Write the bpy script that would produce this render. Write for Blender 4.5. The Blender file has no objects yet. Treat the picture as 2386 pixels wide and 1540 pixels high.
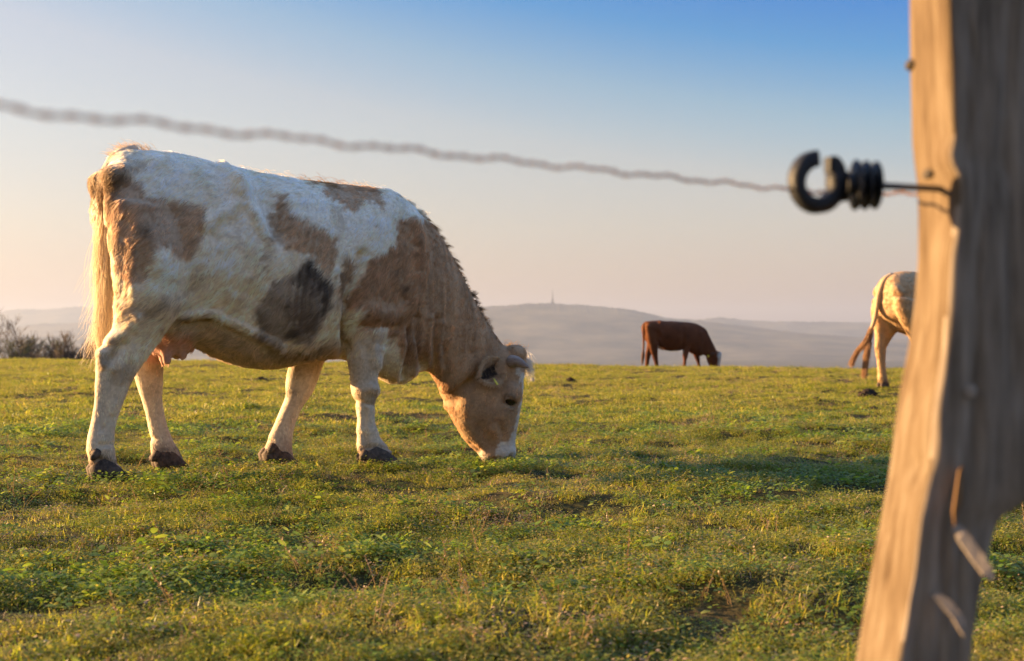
import bpy, math, random
import numpy as np
from mathutils import Vector

random.seed(7)
RNG = np.random.default_rng(7)
SC = bpy.context.scene
COL = SC.collection
R = math.radians

# ------------------------------------------------------------------ camera
EYE = 0.616                    # crouching photographer
FPX, CX, HY = 3186.0, 1192.5, 788.0   # focal length, centre column and horizon row of a 2385 px wide picture
cam_d = bpy.data.cameras.new('camera')
cam = bpy.data.objects.new('camera', cam_d)
COL.objects.link(cam)
cam.location = (0, 0, EYE)
cam.rotation_euler = (R(90), 0, 0)
cam_d.sensor_width = 36.0
cam_d.lens = 36.0 * FPX / 2385.0
cam_d.shift_y = (HY - 770.0) / 2385.0
cam_d.clip_start, cam_d.clip_end = 0.05, 60000
cam_d.dof.use_dof = True
cam_d.dof.focus_distance = 5.0
cam_d.dof.aperture_fstop = 4.9
cam_d.dof.aperture_blades = 0
SC.camera = cam

# ------------------------------------------------------------------ sky and sun
SUN_EL, SUN_AZ = 11.5, -79.0           # azimuth clockwise from the view direction (+Y): low sun on the left
world = bpy.data.worlds.new('World')
SC.world = world
world.use_nodes = True
wn, wl = world.node_tree.nodes, world.node_tree.links
bg = wn['Background']
sky = wn.new('ShaderNodeTexSky')
sky.sky_type = 'NISHITA'
sky.sun_disc = False
sky.sun_elevation = R(SUN_EL)
sky.sun_rotation = R(SUN_AZ)
sky.air_density, sky.dust_density, sky.ozone_density = 1.0, 1.0, 1.0


def ramp(nodes, stops, interp='LINEAR'):
    n = nodes.new('ShaderNodeValToRGB')
    cr = n.color_ramp
    cr.interpolation = interp
    while len(cr.elements) < len(stops):
        cr.elements.new(0.5)
    for e, (p, c) in zip(cr.elements, stops):
        e.position = p
        e.color = (c[0], c[1], c[2], 1)
    return n


def vmul(nodes, links, a, b):
    m = nodes.new('ShaderNodeMix')
    m.data_type = 'RGBA'
    m.blend_type = 'MULTIPLY'
    m.inputs[0].default_value = 1.0
    m.clamp_result = False
    for s, i in ((a, 6), (b, 7)):
        if isinstance(s, tuple):
            m.inputs[i].default_value = s
        else:
            links.new(s, m.inputs[i])
    return m.outputs[2]


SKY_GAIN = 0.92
tc = wn.new('ShaderNodeTexCoord')
sx = wn.new('ShaderNodeSeparateXYZ')
wl.new(tc.outputs['Generated'], sx.inputs[0])
mad = wn.new('ShaderNodeMath'); mad.operation = 'MULTIPLY_ADD'       # t = z + .18 x : bluer upwards and away from the sun
wl.new(sx.outputs['X'], mad.inputs[0]); mad.inputs[1].default_value = 0.18; wl.new(sx.outputs['Z'], mad.inputs[2])
mr = wn.new('ShaderNodeMapRange')
mr.inputs[1].default_value, mr.inputs[2].default_value = -0.2, 0.8
mad2 = wn.new('ShaderNodeMath'); mad2.operation = 'MULTIPLY_ADD'     # paler sky added behind the camera to brighten the shaded sides
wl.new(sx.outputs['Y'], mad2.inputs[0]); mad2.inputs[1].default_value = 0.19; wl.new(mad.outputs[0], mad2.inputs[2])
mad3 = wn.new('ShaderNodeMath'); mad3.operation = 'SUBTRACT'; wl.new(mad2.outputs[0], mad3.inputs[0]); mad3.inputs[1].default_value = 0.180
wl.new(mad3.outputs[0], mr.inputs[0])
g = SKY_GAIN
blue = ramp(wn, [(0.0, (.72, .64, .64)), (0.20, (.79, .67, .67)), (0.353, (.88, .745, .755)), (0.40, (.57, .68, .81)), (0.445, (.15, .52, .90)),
                 (0.49, (.0, .37, .94)), (0.57, (.12, .45, .97)), (0.75, (1.0, 1.2, 1.6)), (1.0, (2.6, 2.65, 2.8))])  # last stops: upper sky brightened to lift the shaded sides
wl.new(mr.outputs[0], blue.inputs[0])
mz = wn.new('ShaderNodeMapRange')
mz.inputs[1].default_value, mz.inputs[2].default_value = 0.0, 0.2
wl.new(sx.outputs['Z'], mz.inputs[0])
hor = ramp(wn, [(0.0, (.525, .465, .60)), (0.13, (.525, .475, .59)), (0.4, (.58, .555, .585)), (0.75, (.6, .6, .6)), (1.0, (.6, .6, .6))])
wl.new(mz.outputs[0], hor.inputs[0])
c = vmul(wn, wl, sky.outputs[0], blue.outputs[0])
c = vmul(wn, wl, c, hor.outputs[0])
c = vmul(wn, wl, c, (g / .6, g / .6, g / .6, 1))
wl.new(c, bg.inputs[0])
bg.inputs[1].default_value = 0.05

sun_d = bpy.data.lights.new('sun', 'SUN')
sun_d.energy = 4.6
sun_d.angle = R(0.6)
sun_d.color = (1.0, 0.635, 0.30)
sun = bpy.data.objects.new('sun', sun_d)
COL.objects.link(sun)
sdir = Vector((math.sin(R(SUN_AZ)) * math.cos(R(SUN_EL)), math.cos(R(SUN_AZ)) * math.cos(R(SUN_EL)), math.sin(R(SUN_EL))))
sun.rotation_euler = sdir.to_track_quat('Z', 'Y').to_euler()
sun.location = (-20, 2, 12)

vs = SC.view_settings
vs.view_transform = 'Standard'
vs.look = 'None'
vs.exposure = 2.42
vs.gamma = 1.0
vs.use_curve_mapping = False
SC.render.engine = 'CYCLES'
cy = SC.cycles
cy.use_denoising = True
try:
    cy.denoiser = 'OPENIMAGEDENOISE'
    cy.denoising_prefilter = 'ACCURATE'
except Exception:
    pass
cy.max_bounces = 8
cy.diffuse_bounces = 4
cy.glossy_bounces = 3
cy.transmission_bounces = 6
cy.transparent_max_bounces = 8
cy.volume_bounces = 0
cy.caustics_reflective = False
cy.caustics_refractive = False
try:
    SC.cycles_curves.shape = 'RIBBONS'
    SC.cycles_curves.subdivisions = 2
except Exception:
    pass


# ------------------------------------------------------------------ helpers
def at(dx, dy, Y):
    """world point at depth Y seen in column dx, row dy of the picture"""
    return np.array([(dx - CX) / FPX * Y, Y, EYE + (HY - dy) / FPX * Y])


def hash3(ix, iy, iz, seed):
    h = (ix.astype(np.int64) * 374761393 + iy.astype(np.int64) * 668265263 + iz.astype(np.int64) * 2147483647 + seed * 1274126177) & 0xffffffff
    h = ((h ^ (h >> 13)) * 1274126177) & 0xffffffff
    h = h ^ (h >> 16)
    return (h & 0xffff) / 65535.0


def noise(p, scale=1.0, seed=0, octaves=3):
    """value noise, -1..1, p is (n,3)"""
    p = np.asarray(p, float) * scale
    out = np.zeros(len(p)); amp = 1.0; tot = 0
    for o in range(octaves):
        i = np.floor(p).astype(np.int64); f = p - i
        f = f * f * (3 - 2 * f)
        r = 0
        for a in (0, 1):
            for b in (0, 1):
                for d in (0, 1):
                    w = (f[:, 0] if a else 1 - f[:, 0]) * (f[:, 1] if b else 1 - f[:, 1]) * (f[:, 2] if d else 1 - f[:, 2])
                    r = r + w * hash3(i[:, 0] + a, i[:, 1] + b, i[:, 2] + d, seed + o)
        out += amp * (r * 2 - 1); tot += amp
        amp *= 0.5; p = p * 2.03 + 7.1
    return out / tot


def sstep(a, b, x):
    t = np.clip((x - a) / (b - a), 0, 1)
    return t * t * (3 - 2 * t)


def mesh_obj(name, verts, faces, mat=None, parent=None, smooth=True, link=True):
    me = bpy.data.meshes.new(name)
    me.from_pydata([tuple(v) for v in verts], [], [tuple(int(i) for i in f) for f in faces])
    me.update()
    if smooth:
        me.polygons.foreach_set('use_smooth', [True] * len(me.polygons))
    ob = bpy.data.objects.new(name, me)
    if link:
        COL.objects.link(ob)
    if mat:
        me.materials.append(mat)
    if parent:
        ob.parent = parent
    return ob


def tag(o, label=None, cat=None, group=None, kind=None):
    if label: o['label'] = label
    if cat: o['category'] = cat
    if group: o['group'] = group
    if kind: o['kind'] = kind
    return o


def empty(name, loc, rz=0.0):
    o = bpy.data.objects.new(name, None)
    COL.objects.link(o)
    o.location = tuple(loc)
    o.rotation_euler = (0, 0, rz)
    o.empty_display_size = 0.2
    return o


class MB:
    """collects geometry for one mesh"""
    def __init__(s):
        s.v, s.f = [], []

    def add(s, verts, faces):
        b = len(s.v)
        s.v.extend([tuple(map(float, q)) for q in verts])
        s.f.extend([tuple(int(i) + b for i in f) for f in faces])
        return s

    def rings(s, rings, caps=True):
        """closed loft through rings of equal length"""
        n = len(rings[0]); vs_ = []; fs = []
        for r in rings: vs_.extend(r)
        for k in range(len(rings) - 1):
            for i in range(n):
                j = (i + 1) % n
                fs.append((k * n + i, k * n + j, (k + 1) * n + j, (k + 1) * n + i))
        if caps:
            for k, rev in ((0, True), (len(rings) - 1, False)):
                ci = len(vs_)
                vs_.append(np.mean(np.array(rings[k]), axis=0))
                for i in range(n):
                    j = (i + 1) % n
                    fs.append((ci, k * n + j, k * n + i) if rev else (ci, k * n + i, k * n + j))
        return s.add(vs_, fs)

    def tube(s, pts, rad, n=8, caps=True):
        pts = np.array(pts, float)
        if np.isscalar(rad): rad = [rad] * len(pts)
        tan = np.gradient(pts, axis=0)
        up = np.array([0, 0, 1.0]) if abs(tan[0][2]) < 0.9 * np.linalg.norm(tan[0]) else np.array([1.0, 0, 0])
        rings = []
        for p, t, r in zip(pts, tan, rad):
            t = t / (np.linalg.norm(t) + 1e-12)
            a = np.cross(up, t); a /= np.linalg.norm(a) + 1e-12
            b = np.cross(t, a); up = b
            rings.append([p + r * (math.cos(q) * a + math.sin(q) * b) for q in np.linspace(0, 2 * math.pi, n, endpoint=False)])
        return s.rings(rings, caps)

    def build(s, name, mat=None, parent=None, smooth=True):
        return mesh_obj(name, s.v, s.f, mat, parent, smooth)


def spline(pts, n):
    """Catmull-Rom through pts, n samples"""
    P = np.array(pts, float)
    P = np.vstack([2 * P[0] - P[1], P, 2 * P[-1] - P[-2]])
    m = len(P) - 3
    out = []
    for t in np.linspace(0, m - 1e-9, n):
        k = int(t); f = t - k
        a, b, c_, d = P[k], P[k + 1], P[k + 2], P[k + 3]
        out.append(0.5 * ((2 * b) + (-a + c_) * f + (2 * a - 5 * b + 4 * c_ - d) * f * f + (-a + 3 * b - 3 * c_ + d) * f ** 3))
    return np.array(out)


# ------------------------------------------------------------------ materials
def new_mat(name):
    m = bpy.data.materials.new(name)
    m.use_nodes = True
    return m, m.node_tree.nodes, m.node_tree.links, m.node_tree.nodes['Principled BSDF']


def noise_mat(name, c1, c2, scale=8.0, rough=0.8, bump=0.3, detail=6.0, stretch=(1, 1, 1), spec=0.3, c3=None, dist=0.01, lo=.35, hi=.65):
    m, n, l, b = new_mat(name)
    t = n.new('ShaderNodeTexCoord'); mp = n.new('ShaderNodeMapping')
    mp.inputs['Scale'].default_value = stretch
    l.new(t.outputs['Object'], mp.inputs[0])
    nz = n.new('ShaderNodeTexNoise'); nz.inputs['Scale'].default_value = scale; nz.inputs['Detail'].default_value = detail
    nz.inputs['Roughness'].default_value = .65
    l.new(mp.outputs[0], nz.inputs[0])
    stops = [(lo, c1), (hi, c2)] if c3 is None else [(lo, c1), ((lo + hi) / 2, c2), (hi, c3)]
    rp = ramp(n, stops)
    l.new(nz.outputs[0], rp.inputs[0]); l.new(rp.outputs[0], b.inputs['Base Color'])
    b.inputs['Roughness'].default_value = rough
    b.inputs['Specular IOR Level'].default_value = spec
    if bump:
        bp = n.new('ShaderNodeBump'); bp.inputs['Strength'].default_value = bump; bp.inputs['Distance'].default_value = dist
        l.new(nz.outputs[0], bp.inputs['Height']); l.new(bp.outputs[0], b.inputs['Normal'])
    return m


M_soil = noise_mat('dark_soil', (.012, .008, .005), (.045, .028, .016), 30, .95, .9, dist=.02)
M_hoof = noise_mat('muddy_hoof', (.035, .023, .016), (.125, .085, .06), 40, .75, .5)
M_horn = noise_mat('grey_horn', (.20, .14, .115), (.36, .28, .235), 18, .55, .3, stretch=(1, 1, 4))
M_black_plastic = noise_mat('black_plastic', (.010, .011, .014), (.024, .025, .029), 60, .55, .2, spec=.35)
M_steel = noise_mat('dark_steel', (.03, .03, .034), (.07, .07, .075), 50, .4, .1, spec=.5)
M_stone = noise_mat('pale_stone', (.30, .26, .22), (.48, .44, .38), 12, .9, .5)
M_bark = noise_mat('grey_bark', (.03, .024, .018), (.075, .06, .045), 9, .9, .4)
M_mast = noise_mat('mast_steel', (.03, .028, .03), (.06, .055, .055), .2, .7, 0)

# ------------------------------------------------------------------ terrain
def crest_d0(t):
    return np.interp(t, [-.60, -.38, -.30, 0.02, .12, .27, .6], [38, 37.5, 36.5, 29.0, 27.0, 25.0, 25.0])


def gz(x, y):
    """height of the pasture"""
    x = np.asarray(x, float); y = np.asarray(y, float)
    d = np.hypot(x * .35, y) * np.where(y > 0, 1, .0)
    t = np.clip(x / np.maximum(y, 1.0), -.6, .6)
    e = np.maximum(0, d - crest_d0(t))
    z = np.where(e < 14, -.004 * e * e, -.784 - .112 * (e - 14))
    z = -100 * np.tanh(-z / 100)
    b = (.022 * np.sin(1.1 * x + .6 * y + .4) * np.sin(.83 * y - .5 * x + 1.0) + .014 * np.sin(2.9 * x - 1.7 * y + 2) * np.cos(2.3 * y + .7 * x)
         + .010 * np.sin(5.1 * y + 1.3 * x) * np.sin(4.3 * x + 2.0))
    fade = np.clip(1.5 - d / 60, 0, 1)
    p_ = np.stack([x.ravel(), y.ravel(), 0 * x.ravel()], 1)
    turf = (.026 * noise(p_, 2.9, 301, 2) + .013 * noise(p_, 7.5, 302, 1)).reshape(x.shape)
    for hx_, hy_ in ((-1.75, 5.93), (-1.52, 6.36), (-.65, 6.72), (-1.05, 6.62), (.0, 6.8)):
        turf = turf * (1 - np.exp(-((x - hx_) ** 2 + (y - hy_) ** 2) / .035))
    b = b + turf * np.clip((26 - d) / 14, 0, 1)
    return z + b * fade


M_ground, n, l, b = new_mat('pasture_soil')
geo = n.new('ShaderNodeNewGeometry')
nz = n.new('ShaderNodeTexNoise'); nz.inputs['Scale'].default_value = .9; nz.inputs['Detail'].default_value = 8
l.new(geo.outputs['Position'], nz.inputs[0])
nz2 = n.new('ShaderNodeTexNoise'); nz2.inputs['Scale'].default_value = 22; nz2.inputs['Detail'].default_value = 5
l.new(geo.outputs['Position'], nz2.inputs[0])
r1 = ramp(n, [(.36, (.045, .048, .014)), (.55, (.08, .07, .024)), (.70, (.13, .09, .045))])
l.new(nz.outputs[0], r1.inputs[0])
r2 = ramp(n, [(.3, (.35, .3, .25)), (.7, (1, 1, 1))])
l.new(nz2.outputs[0], r2.inputs[0])
l.new(vmul(n, l, r1.outputs[0], r2.outputs[0]), b.inputs['Base Color'])
b.inputs['Roughness'].default_value = .95
b.inputs['Specular IOR Level'].default_value = .1
bp = n.new('ShaderNodeBump'); bp.inputs['Strength'].default_value = .8; bp.inputs['Distance'].default_value = .02
l.new(nz2.outputs[0], bp.inputs['Height']); l.new(bp.outputs[0], b.inputs['Normal'])

# one ground sheet: fine near the camera, coarser to the horizon
def axis(lim, near, step, growth):
    v = [0.0]; s = step
    while v[-1] < lim:
        v.append(v[-1] + s)
        if v[-1] > near: s *= growth
    return v


ya = [k * .07 for k in range(26)] + [1.82 + k * .055 for k in range(130)]
ya = ya + [ya[-1] + .12 + q for q in axis(16990, 36, .16, 1.16)]
ys = sorted([-q for q in axis(17000, 4, .8, 1.5)[1:]] + ya)
xa = [k * .055 for k in range(62)]
xa = xa + [xa[-1] + .12 + q for q in axis(16990, 9, .16, 1.2)]
xs = sorted([-q for q in xa[1:]] + xa)
X, Y = np.meshgrid(xs, ys)
Z = gz(X, Y)
vv = np.stack([X, Y, Z], -1).reshape(-1, 3)
nx, ny = len(xs), len(ys)
ii = np.arange(nx * ny).reshape(ny, nx)
ff = np.stack([ii[:-1, :-1], ii[:-1, 1:], ii[1:, 1:], ii[1:, :-1]], -1).reshape(-1, 4)
ground = mesh_obj('ground', vv, ff, M_ground)
tag(ground, 'gently rising green pasture reaching the crest', kind='structure')

# ------------------------------------------------------------------ hills
M_hill = noise_mat('wooded_hill', (.008, .012, .010), (.17, .14, .08), .0024, .95, 0, detail=10, spec=.05)


def hill(name, pts, D, half, label, seed, tree=9.0):
    """long wooded ridge: pts are picture columns / rows of its skyline, D its distance"""
    pts = np.array(pts, float)
    cols = np.arange(pts[0, 0], pts[-1, 0], 2.4)
    rows = np.interp(cols, pts[:, 0], pts[:, 1])
    k = np.ones(9) / 9
    rows = np.convolve(np.pad(rows, 4, mode='edge'), k, 'valid')
    xr = (cols - CX) / FPX * D
    hr = EYE + (HY - rows) / FPX * D
    prof = [(-half, 0.0), (-half * .8, .10), (-half * .6, .28), (-half * .42, .50), (-half * .25, .74), (-half * .12, .90), (-60, .975), (-20, .993), (0, 1.0), (25, .992),
            (half * .1, .93), (half * .35, .6), (half * .7, .2), (half, 0)]
    base = -104.0
    V = []
    for j, (dy_, f) in enumerate(prof):
        y = np.full_like(xr, D + dy_)
        z = base + (hr - base) * f
        P = np.stack([xr, y, np.zeros_like(xr)], 1)
        rel = noise(P, 1 / 650.0, seed, 4) * 46 * math.sin(math.pi * min(max(f, 0), 1)) 
        z = z + rel
        if f > .9:
            z = z + (RNG.random(len(xr)) ** 1.5) * tree * (1.0 if f > .98 else .7) + noise(P, 1 / 60., seed + 9, 2) * tree * .4
        V.append(np.stack([xr, y, z], 1))
    V = np.array(V)
    a, bn = V.shape[:2]
    ii = np.arange(a * bn).reshape(a, bn)
    F = np.stack([ii[:-1, :-1], ii[:-1, 1:], ii[1:, 1:], ii[1:, :-1]], -1).reshape(-1, 4)
    o = mesh_obj(name, V.reshape(-1, 3), F, M_hill)
    tag(o, label, kind='structure')
    return o


hill('hill', [(-900, 835), (-200, 805), (300, 775), (700, 748), (950, 728), (1120, 717), (1160, 714), (1200, 711), (1250, 708), (1300, 709), (1350, 712), (1420, 718), (1452, 721),
              (1484, 726), (1516, 733), (1540, 740), (1580, 745), (1628, 748), (1660, 752), (1707, 758), (1760, 765), (1900, 781), (2200, 800), (2700, 830)],
     8000, 2000, 'broad wooded hill with the mast on its top', 3)
hill('hill', [(1100, 800), (1400, 775), (1600, 748), (1644, 744), (1676, 741), (1707, 744), (1740, 749), (1800, 751), (1900, 751), (2030, 753), (2150, 757), (2400, 760), (3000, 790), (3600, 830)],
     11000, 1800, 'paler wooded ridge farther back on the right', 5, 12)
hill('hill', [(-1300, 800), (-700, 755), (-300, 735), (0, 729), (24, 723), (67, 721), (103, 723), (142, 719), (183, 715), (200, 718), (300, 724), (500, 740), (800, 770), (1100, 800)],
     14000, 1800, 'far pale ridge on the left horizon', 8, 12)
hill('hill', [(-1200, 800), (-300, 795), (0, 775), (50, 763), (100, 755), (150, 756), (212, 750), (350, 745), (500, 752), (800, 790), (1000, 810)],
     10500, 1500, 'lower pale ridge behind the bare trees', 11, 10)

# ------------------------------------------------------------------ haze
HAZE = 0.95e-4
hx, hy0, hy1, hz0, hz1 = 17800, -17900, 18100, -112, 400
haze = mesh_obj('haze', [(-hx, hy0, hz0), (hx, hy0, hz0), (hx, hy1, hz0), (-hx, hy1, hz0), (-hx, hy0, hz1), (hx, hy0, hz1), (hx, hy1, hz1), (-hx, hy1, hz1)],
                [(0, 3, 2, 1), (4, 5, 6, 7), (0, 1, 5, 4), (1, 2, 6, 5), (2, 3, 7, 6), (3, 0, 4, 7)], None, None, False)
M_haze = bpy.data.materials.new('haze_air'); M_haze.use_nodes = True
hn = M_haze.node_tree.nodes
hn.remove(hn['Principled BSDF'])
pv = hn.new('ShaderNodeVolumePrincipled')
pv.inputs['Color'].default_value = (.42, .51, .70, 1)
pv.inputs['Density'].default_value = HAZE
pv.inputs['Anisotropy'].default_value = 0.25
M_haze.node_tree.links.new(pv.outputs[0], hn['Material Output'].inputs['Volume'])
haze.data.materials.append(M_haze)
tag(haze, kind='stuff')

# ------------------------------------------------------------------ cattle
class Frame:
    """a cow's own axes: u along its heading, v to its left, z up"""
    def __init__(s, ox, oy, oz, a):
        s.o = np.array([ox, oy, oz]); s.a = a
        s.ca, s.sa = math.cos(a), math.sin(a)

    def L(s, px, v=0.0):
        """(u, z) of the point of the plane v that is seen at picture position px"""
        rx, rz = (px[0] - CX) / FPX, (HY - px[1]) / FPX
        Yd = (v + s.o[1] * s.ca - s.o[0] * s.sa) / (s.ca - rx * s.sa)
        return np.array([(Yd * rx - s.o[0]) * s.ca + (Yd - s.o[1]) * s.sa, EYE + Yd * rz - s.o[2]])

    def P(s, px, v=0.0):
        q = s.L(px, v)
        return np.array([q[0], v, q[1]])

    def px(s, loc):
        """picture position of points (u, v, z)"""
        x = s.o[0] + loc[:, 0] * s.ca - loc[:, 1] * s.sa
        y = s.o[1] + loc[:, 0] * s.sa + loc[:, 1] * s.ca
        z = s.o[2] + loc[:, 2]
        return np.stack([CX + FPX * x / y, HY - FPX * (z - EYE) / y], 1)


def loft(mb, secs, n=26, per=5, p=.92):
    """secs: (edge A (u,z), edge B (u,z), half width, centre v)"""
    arr = np.array([[*a, *b_, w, vc] for a, b_, w, vc in secs], float)
    arr = spline(arr, (len(secs) - 1) * per + 1)
    rings = []
    th = np.linspace(0, 2 * math.pi, n, endpoint=False)
    ct, st = np.cos(th), np.sin(th)
    ct = np.sign(ct) * np.abs(ct) ** p; st = np.sign(st) * np.abs(st) ** p
    for r in arr:
        A, B = r[0:2], r[2:4]
        c_, h = (A + B) / 2, (A - B) / 2
        rings.append(np.stack([c_[0] + h[0] * ct, r[5] + r[4] * st, c_[1] + h[1] * ct], 1))
    mb.rings(rings)


def blob(mb, c, r, n=14):
    rings = []
    for k in range(1, n):
        ph = math.pi * k / n
        rings.append([(c[0] + r[0] * math.sin(ph) * math.cos(t), c[1] + r[1] * math.sin(ph) * math.sin(t), c[2] - r[2] * math.cos(ph)) for t in np.linspace(0, 2 * math.pi, 18, endpoint=False)])
    mb.rings(rings)


def fuse(mb, voxel, smooth_it=10):
    """one continuous skin over all the pieces of a body"""
    tmp = mb.build('temporary_shell')
    md = tmp.modifiers.new('r', 'REMESH'); md.mode = 'VOXEL'; md.voxel_size = voxel; md.adaptivity = 0
    dg = bpy.context.evaluated_depsgraph_get()
    me = bpy.data.meshes.new_from_object(tmp.evaluated_get(dg))
    nv = len(me.vertices)
    co = np.empty(nv * 3); me.vertices.foreach_get('co', co); co = co.reshape(-1, 3)
    ne = len(me.edges); ed = np.empty(ne * 2, np.int64); me.edges.foreach_get('vertices', ed); ed = ed.reshape(-1, 2)
    bpy.data.objects.remove(tmp)
    deg = np.bincount(ed.ravel(), minlength=nv).astype(float)
    for it in range(smooth_it):
        for lam in (.55, -.50):
            s = np.zeros_like(co)
            for k in range(3):
                s[:, k] = np.bincount(ed[:, 0], co[ed[:, 1], k], nv) + np.bincount(ed[:, 1], co[ed[:, 0], k], nv)
            co = co + lam * (s / deg[:, None] - co)
    me.vertices.foreach_set('co', co.ravel()); me.update()
    return me, co


def vnormals(me):
    me.update()
    nn = np.empty(len(me.vertices) * 3)
    me.vertex_normals.foreach_get('vector', nn)
    return nn.reshape(-1, 3)


def seg_dist(P, poly):
    poly = np.array(poly, float); d = np.full(len(P), 1e9)
    for a, b_ in zip(poly[:-1], poly[1:]):
        ab = b_ - a
        t = np.clip(((P - a) @ ab) / (ab @ ab + 1e-9), 0, 1)
        d = np.minimum(d, np.linalg.norm(P - (a + t[:, None] * ab), axis=1))
    return d


def poly_sd(P, poly):
    """signed distance to a polygon in picture units, negative inside"""
    poly = np.array(poly, float)
    d = seg_dist(P, np.vstack([poly, poly[:1]]))
    ins = np.zeros(len(P), bool)
    x, y = P[:, 0], P[:, 1]
    for (x1, y1), (x2, y2) in zip(poly, np.roll(poly, -1, 0)):
        cnd = (y1 > y) != (y2 > y)
        with np.errstate(divide='ignore', invalid='ignore'):
            ins ^= cnd & (x < (x2 - x1) * (y - y1) / (y2 - y1 + 1e-12) + x1)
    return np.where(ins, -d, d)


def coat_mat(name, rough=.75):
    m, n, l, b = new_mat(name)
    at_ = n.new('ShaderNodeAttribute'); at_.attribute_name = 'coat'
    tcx = n.new('ShaderNodeTexCoord')
    nz = n.new('ShaderNodeTexNoise'); nz.inputs['Scale'].default_value = 70; nz.inputs['Detail'].default_value = 4
    l.new(tcx.outputs['Object'], nz.inputs[0])
    rp = ramp(n, [(.3, (.72, .70, .68)), (.7, (1.0, 1.0, 1.0))])
    l.new(nz.outputs[0], rp.inputs[0])
    l.new(vmul(n, l, at_.outputs['Color'], rp.outputs[0]), b.inputs['Base Color'])
    b.inputs['Roughness'].default_value = rough
    b.inputs['Specular IOR Level'].default_value = .15
    bp = n.new('ShaderNodeBump'); bp.inputs['Strength'].default_value = .5; bp.inputs['Distance'].default_value = .006
    l.new(nz.outputs[0], bp.inputs['Height']); l.new(bp.outputs[0], b.inputs['Normal'])
    return m


M_coat = coat_mat('cow_skin')
M_hair = bpy.data.materials.new('cow_hair'); M_hair.use_nodes = True
hn = M_hair.node_tree.nodes; hl = M_hair.node_tree.links
hn.remove(hn['Principled BSDF'])
ha = hn.new('ShaderNodeAttribute'); ha.attribute_name = 'coat'
hd = hn.new('ShaderNodeBsdfDiffuse'); ht = hn.new('ShaderNodeBsdfTranslucent'); hx = hn.new('ShaderNodeMixShader')
hx.inputs[0].default_value = .4
for q in (hd, ht): hl.new(ha.outputs['Color'], q.inputs[0])
hl.new(hd.outputs[0], hx.inputs[1]); hl.new(ht.outputs[0], hx.inputs[2]); hl.new(hx.outputs[0], hn['Material Output'].inputs[0])


def make_hair(name, parent, root, nor, flow, length, color, radius, lift, npts=5, droop=0.0, mat=None):
    """a coat of real hair strands"""
    nh = len(root)
    t = np.linspace(0, 1, npts)[None, :, None]
    L = length[:, None, None]; lf = lift[:, None, None]
    N_, F_ = nor[:, None, :], flow[:, None, :]
    pos = root[:, None, :] - N_ * .002 + L * (lf * N_ * (t - .5 * t * t) + F_ * (t * (1 - .4 * lf)))
    pos[:, :, 2] -= (length[:, None] * droop) * (t[..., 0] ** 2)
    hc = bpy.data.hair_curves.new(name)
    hc.add_curves([npts] * nh)
    hc.attributes['position'].data.foreach_set('vector', pos.astype(np.float32).ravel())
    ra = hc.attributes.get('radius') or hc.attributes.new('radius', 'FLOAT', 'POINT')
    rr = radius[:, None] * (1 - .75 * t[..., 0] ** 1.5)
    ra.data.foreach_set('value', rr.astype(np.float32).ravel())
    ca = hc.attributes.new('coat', 'FLOAT_COLOR', 'CURVE')
    ca.data.foreach_set('color', np.concatenate([np.clip(color, 0, .97), np.ones((nh, 1))], 1).astype(np.float32).ravel())
    hc.materials.append(mat or M_hair)
    o = bpy.data.objects.new(name, hc)
    COL.objects.link(o)
    o.parent = parent
    o['kind'] = 'stuff'
    return o


def sample_mesh(me, co, nn, N, weight=None):
    me.calc_loop_triangles()
    nt = len(me.loop_triangles)
    tri = np.empty(nt * 3, np.int64); me.loop_triangles.foreach_get('vertices', tri); tri = tri.reshape(-1, 3)
    A, B, C_ = co[tri[:, 0]], co[tri[:, 1]], co[tri[:, 2]]
    ar = np.linalg.norm(np.cross(B - A, C_ - A), axis=1)
    if weight is not None:
        ar = ar * weight[tri].mean(1)
    k = RNG.choice(nt, N, p=ar / ar.sum())
    r1 = np.sqrt(RNG.random(N)); r2 = RNG.random(N)
    W = np.stack([1 - r1, r1 * (1 - r2), r1 * r2], 1)
    idx = tri[k]
    def interp(a): return (a[idx] * W[..., None]).sum(1)
    return interp, idx, W


def unit(a):
    return a / (np.linalg.norm(a, axis=-1, keepdims=True) + 1e-9)


def mixc(col, c_, w):
    return col * (1 - w[:, None]) + np.array(c_)[None, :] * w[:, None]


def claw(mb, toe, heel, hgt, w, vc, splay=0.0):
    """one half of a cloven hoof; toe and heel are u positions"""
    Ld = toe - heel; rings = []
    for k, (f, hh, ww) in enumerate([(0, .55, .72), (.12, .8, .95), (.35, 1.0, 1.0), (.6, .78, .95), (.82, .45, .75), (.95, .22, .45), (1.0, .12, .2)]):
        u = heel + f * Ld; H = hgt * hh; W = w * ww
        c_ = vc + splay * f
        rings.append([(u, c_ - W, -.012), (u - .012 * (1 - f), c_ - W * .95, H * .5), (u - .02 * (1 - f), c_ - W * .6, H), (u - .02 * (1 - f), c_ + W * .6, H), (u - .012 * (1 - f), c_ + W * .95, H * .5), (u, c_ + W, -.012)])
    mb.rings(rings)


WHITE, FAWN, TAN, MUD, DARK, PINK = (.95, .85, .70), (.47, .295, .172), (.46, .32, .19), (.20, .155, .115), (.06, .048, .04), (.62, .34, .27)

F1 = Frame(-1.827, 6.115, 0.0, R(29))
_poll = F1.L((1150, 870), 0)
FH = Frame(F1.o[0] + _poll[0] * F1.ca, F1.o[1] + _poll[0] * F1.sa, 0.0, R(10))      # the head is turned a little towards the camera


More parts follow.
